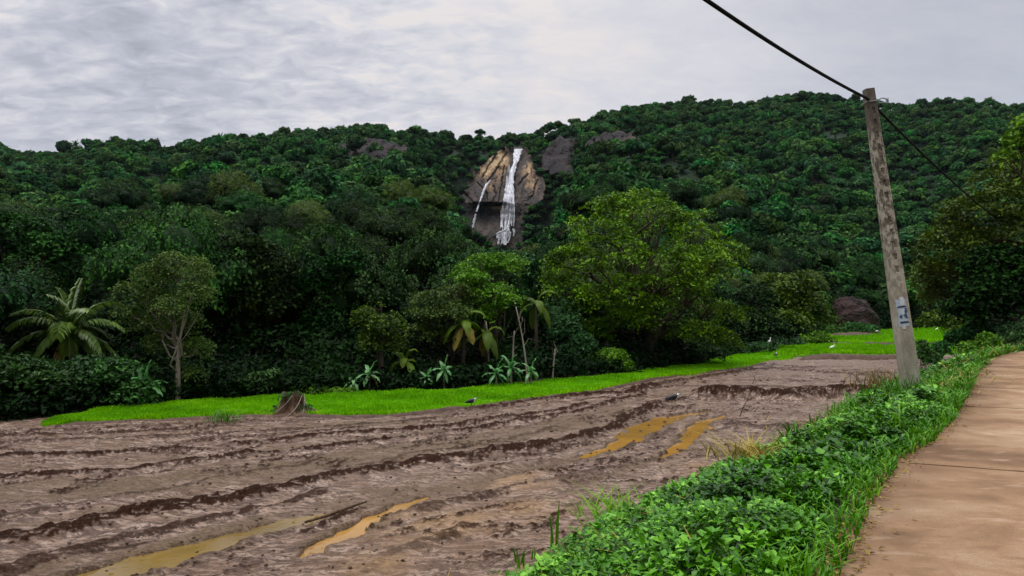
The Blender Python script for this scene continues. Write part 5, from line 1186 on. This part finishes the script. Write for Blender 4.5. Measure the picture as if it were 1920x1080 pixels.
# thin bright cloud ahead
cen = ramp(nt, [(.30, 0.), (.52, 1.), (.66, .45), (.74, .3), (.84, .9)], mth(nt, 'MULTIPLY_ADD', sx.outputs[0], .5, .5))
v = mth(nt, 'MULTIPLY_ADD', cen, .17, v)
cl = ramp(nt, [(.54, (.36, .385, .45)), (.74, (.52, .54, .62)), (.92, (.71, .71, .76)), (1, (.82, .78, .78))], v)
up = ramp(nt, [(.30, 1.), (.9, 2.6)], sx.outputs[2]); upn = nt.nodes[-1]
bg2 = nt.nodes.new('ShaderNodeBackground'); nt.links.new(cl, bg2.inputs[0])
zz_ = mth(nt, 'MULTIPLY_ADD', mth(nt, 'SMOOTH_MAX', mth(nt, 'SUBTRACT', sx.outputs[2], .42), 0., .05), 4.6, 1.)
bk = mth(nt, 'MULTIPLY', mth(nt, 'MULTIPLY', mth(nt, 'SUBTRACT', .15, sx.outputs[1]), 1.2, clamp=True), mth(nt, 'SUBTRACT', 1.15, sx.outputs[2], clamp=True))  # unseen sky behind the camera dimmed to darken surfaces facing it
zz_ = mth(nt, 'MULTIPLY', zz_, mth(nt, 'MULTIPLY_ADD', bk, -.72, 1.))
nt.links.new(zz_, bg2.inputs[1])
mx = nt.nodes.new('ShaderNodeMixShader')
cov = ramp(nt, [(.40, .97), (.64, .95), (.72, .72), (.80, .66), (.86, .95)], mth(nt, 'MULTIPLY_ADD', sx.outputs[0], .5, .5))
nt.links.new(cov, mx.inputs[0]); nt.links.new(bg.outputs[0], mx.inputs[1]); nt.links.new(bg2.outputs[0], mx.inputs[2]); nt.links.new(mx.outputs[0], out.inputs[0])

ld = bpy.data.lights.new('sun', 'SUN'); ld.energy = 1.5; ld.angle = math.radians(20); ld.color = (1, .95, .88)
lo = bpy.data.objects.new('sun', ld); C.objects.link(lo)
dv = Vector((math.cos(SUN_EL) * math.sin(SUN_AZ), math.cos(SUN_EL) * math.cos(SUN_AZ), math.sin(SUN_EL))); lo.rotation_euler = dv.to_track_quat('Z', 'Y').to_euler(); lo.location = (0, -10, 40)

USE_HAZE = True
if USE_HAZE:
    x0, x1, y0, y1, z0, z1 = -1750, 1750, -100, 1400, -8, 260
    V = [(a, b, c) for a in (x0, x1) for b in (y0, y1) for c in (z0, z1)]
    Q = [[0, 1, 3, 2], [4, 6, 7, 5], [0, 4, 5, 1], [2, 3, 7, 6], [0, 2, 6, 4], [1, 5, 7, 3]]
    m = bpy.data.materials.new('haze'); m.use_nodes = True; t = m.node_tree
    for n_ in list(t.nodes): t.nodes.remove(n_)
    pv = t.nodes.new('ShaderNodeVolumePrincipled'); pv.inputs['Color'].default_value = (.72, .88, 1, 1); pv.inputs['Density'].default_value = .000022
    oo = t.nodes.new('ShaderNodeOutputMaterial'); t.links.new(pv.outputs[0], oo.inputs['Volume'])
    tag(link('haze', mesh_np('haze', V, [np.array(Q)], m)), 'faint bluish haze between the field and the far hillside', 'haze', kind='stuff')

cam = bpy.data.cameras.new('camera'); co_ = bpy.data.objects.new('camera', cam); C.objects.link(co_)
cam.sensor_width = 36; cam.lens = 36 * F / 1920; cam.clip_end = 4000; cam.clip_start = .05
co_.location = (0, 0, CAMZ); co_.rotation_euler = (math.radians(90) + PITCH, 0, 0); sc.camera = co_
sc.view_settings.view_transform = 'Standard'; sc.view_settings.look = 'None'; sc.view_settings.exposure = 0; sc.view_settings.gamma = 1
sc.cycles.max_bounces = 6; sc.cycles.diffuse_bounces = 3; sc.cycles.transmission_bounces = 2; sc.cycles.volume_bounces = 0; sc.cycles.use_denoising = True
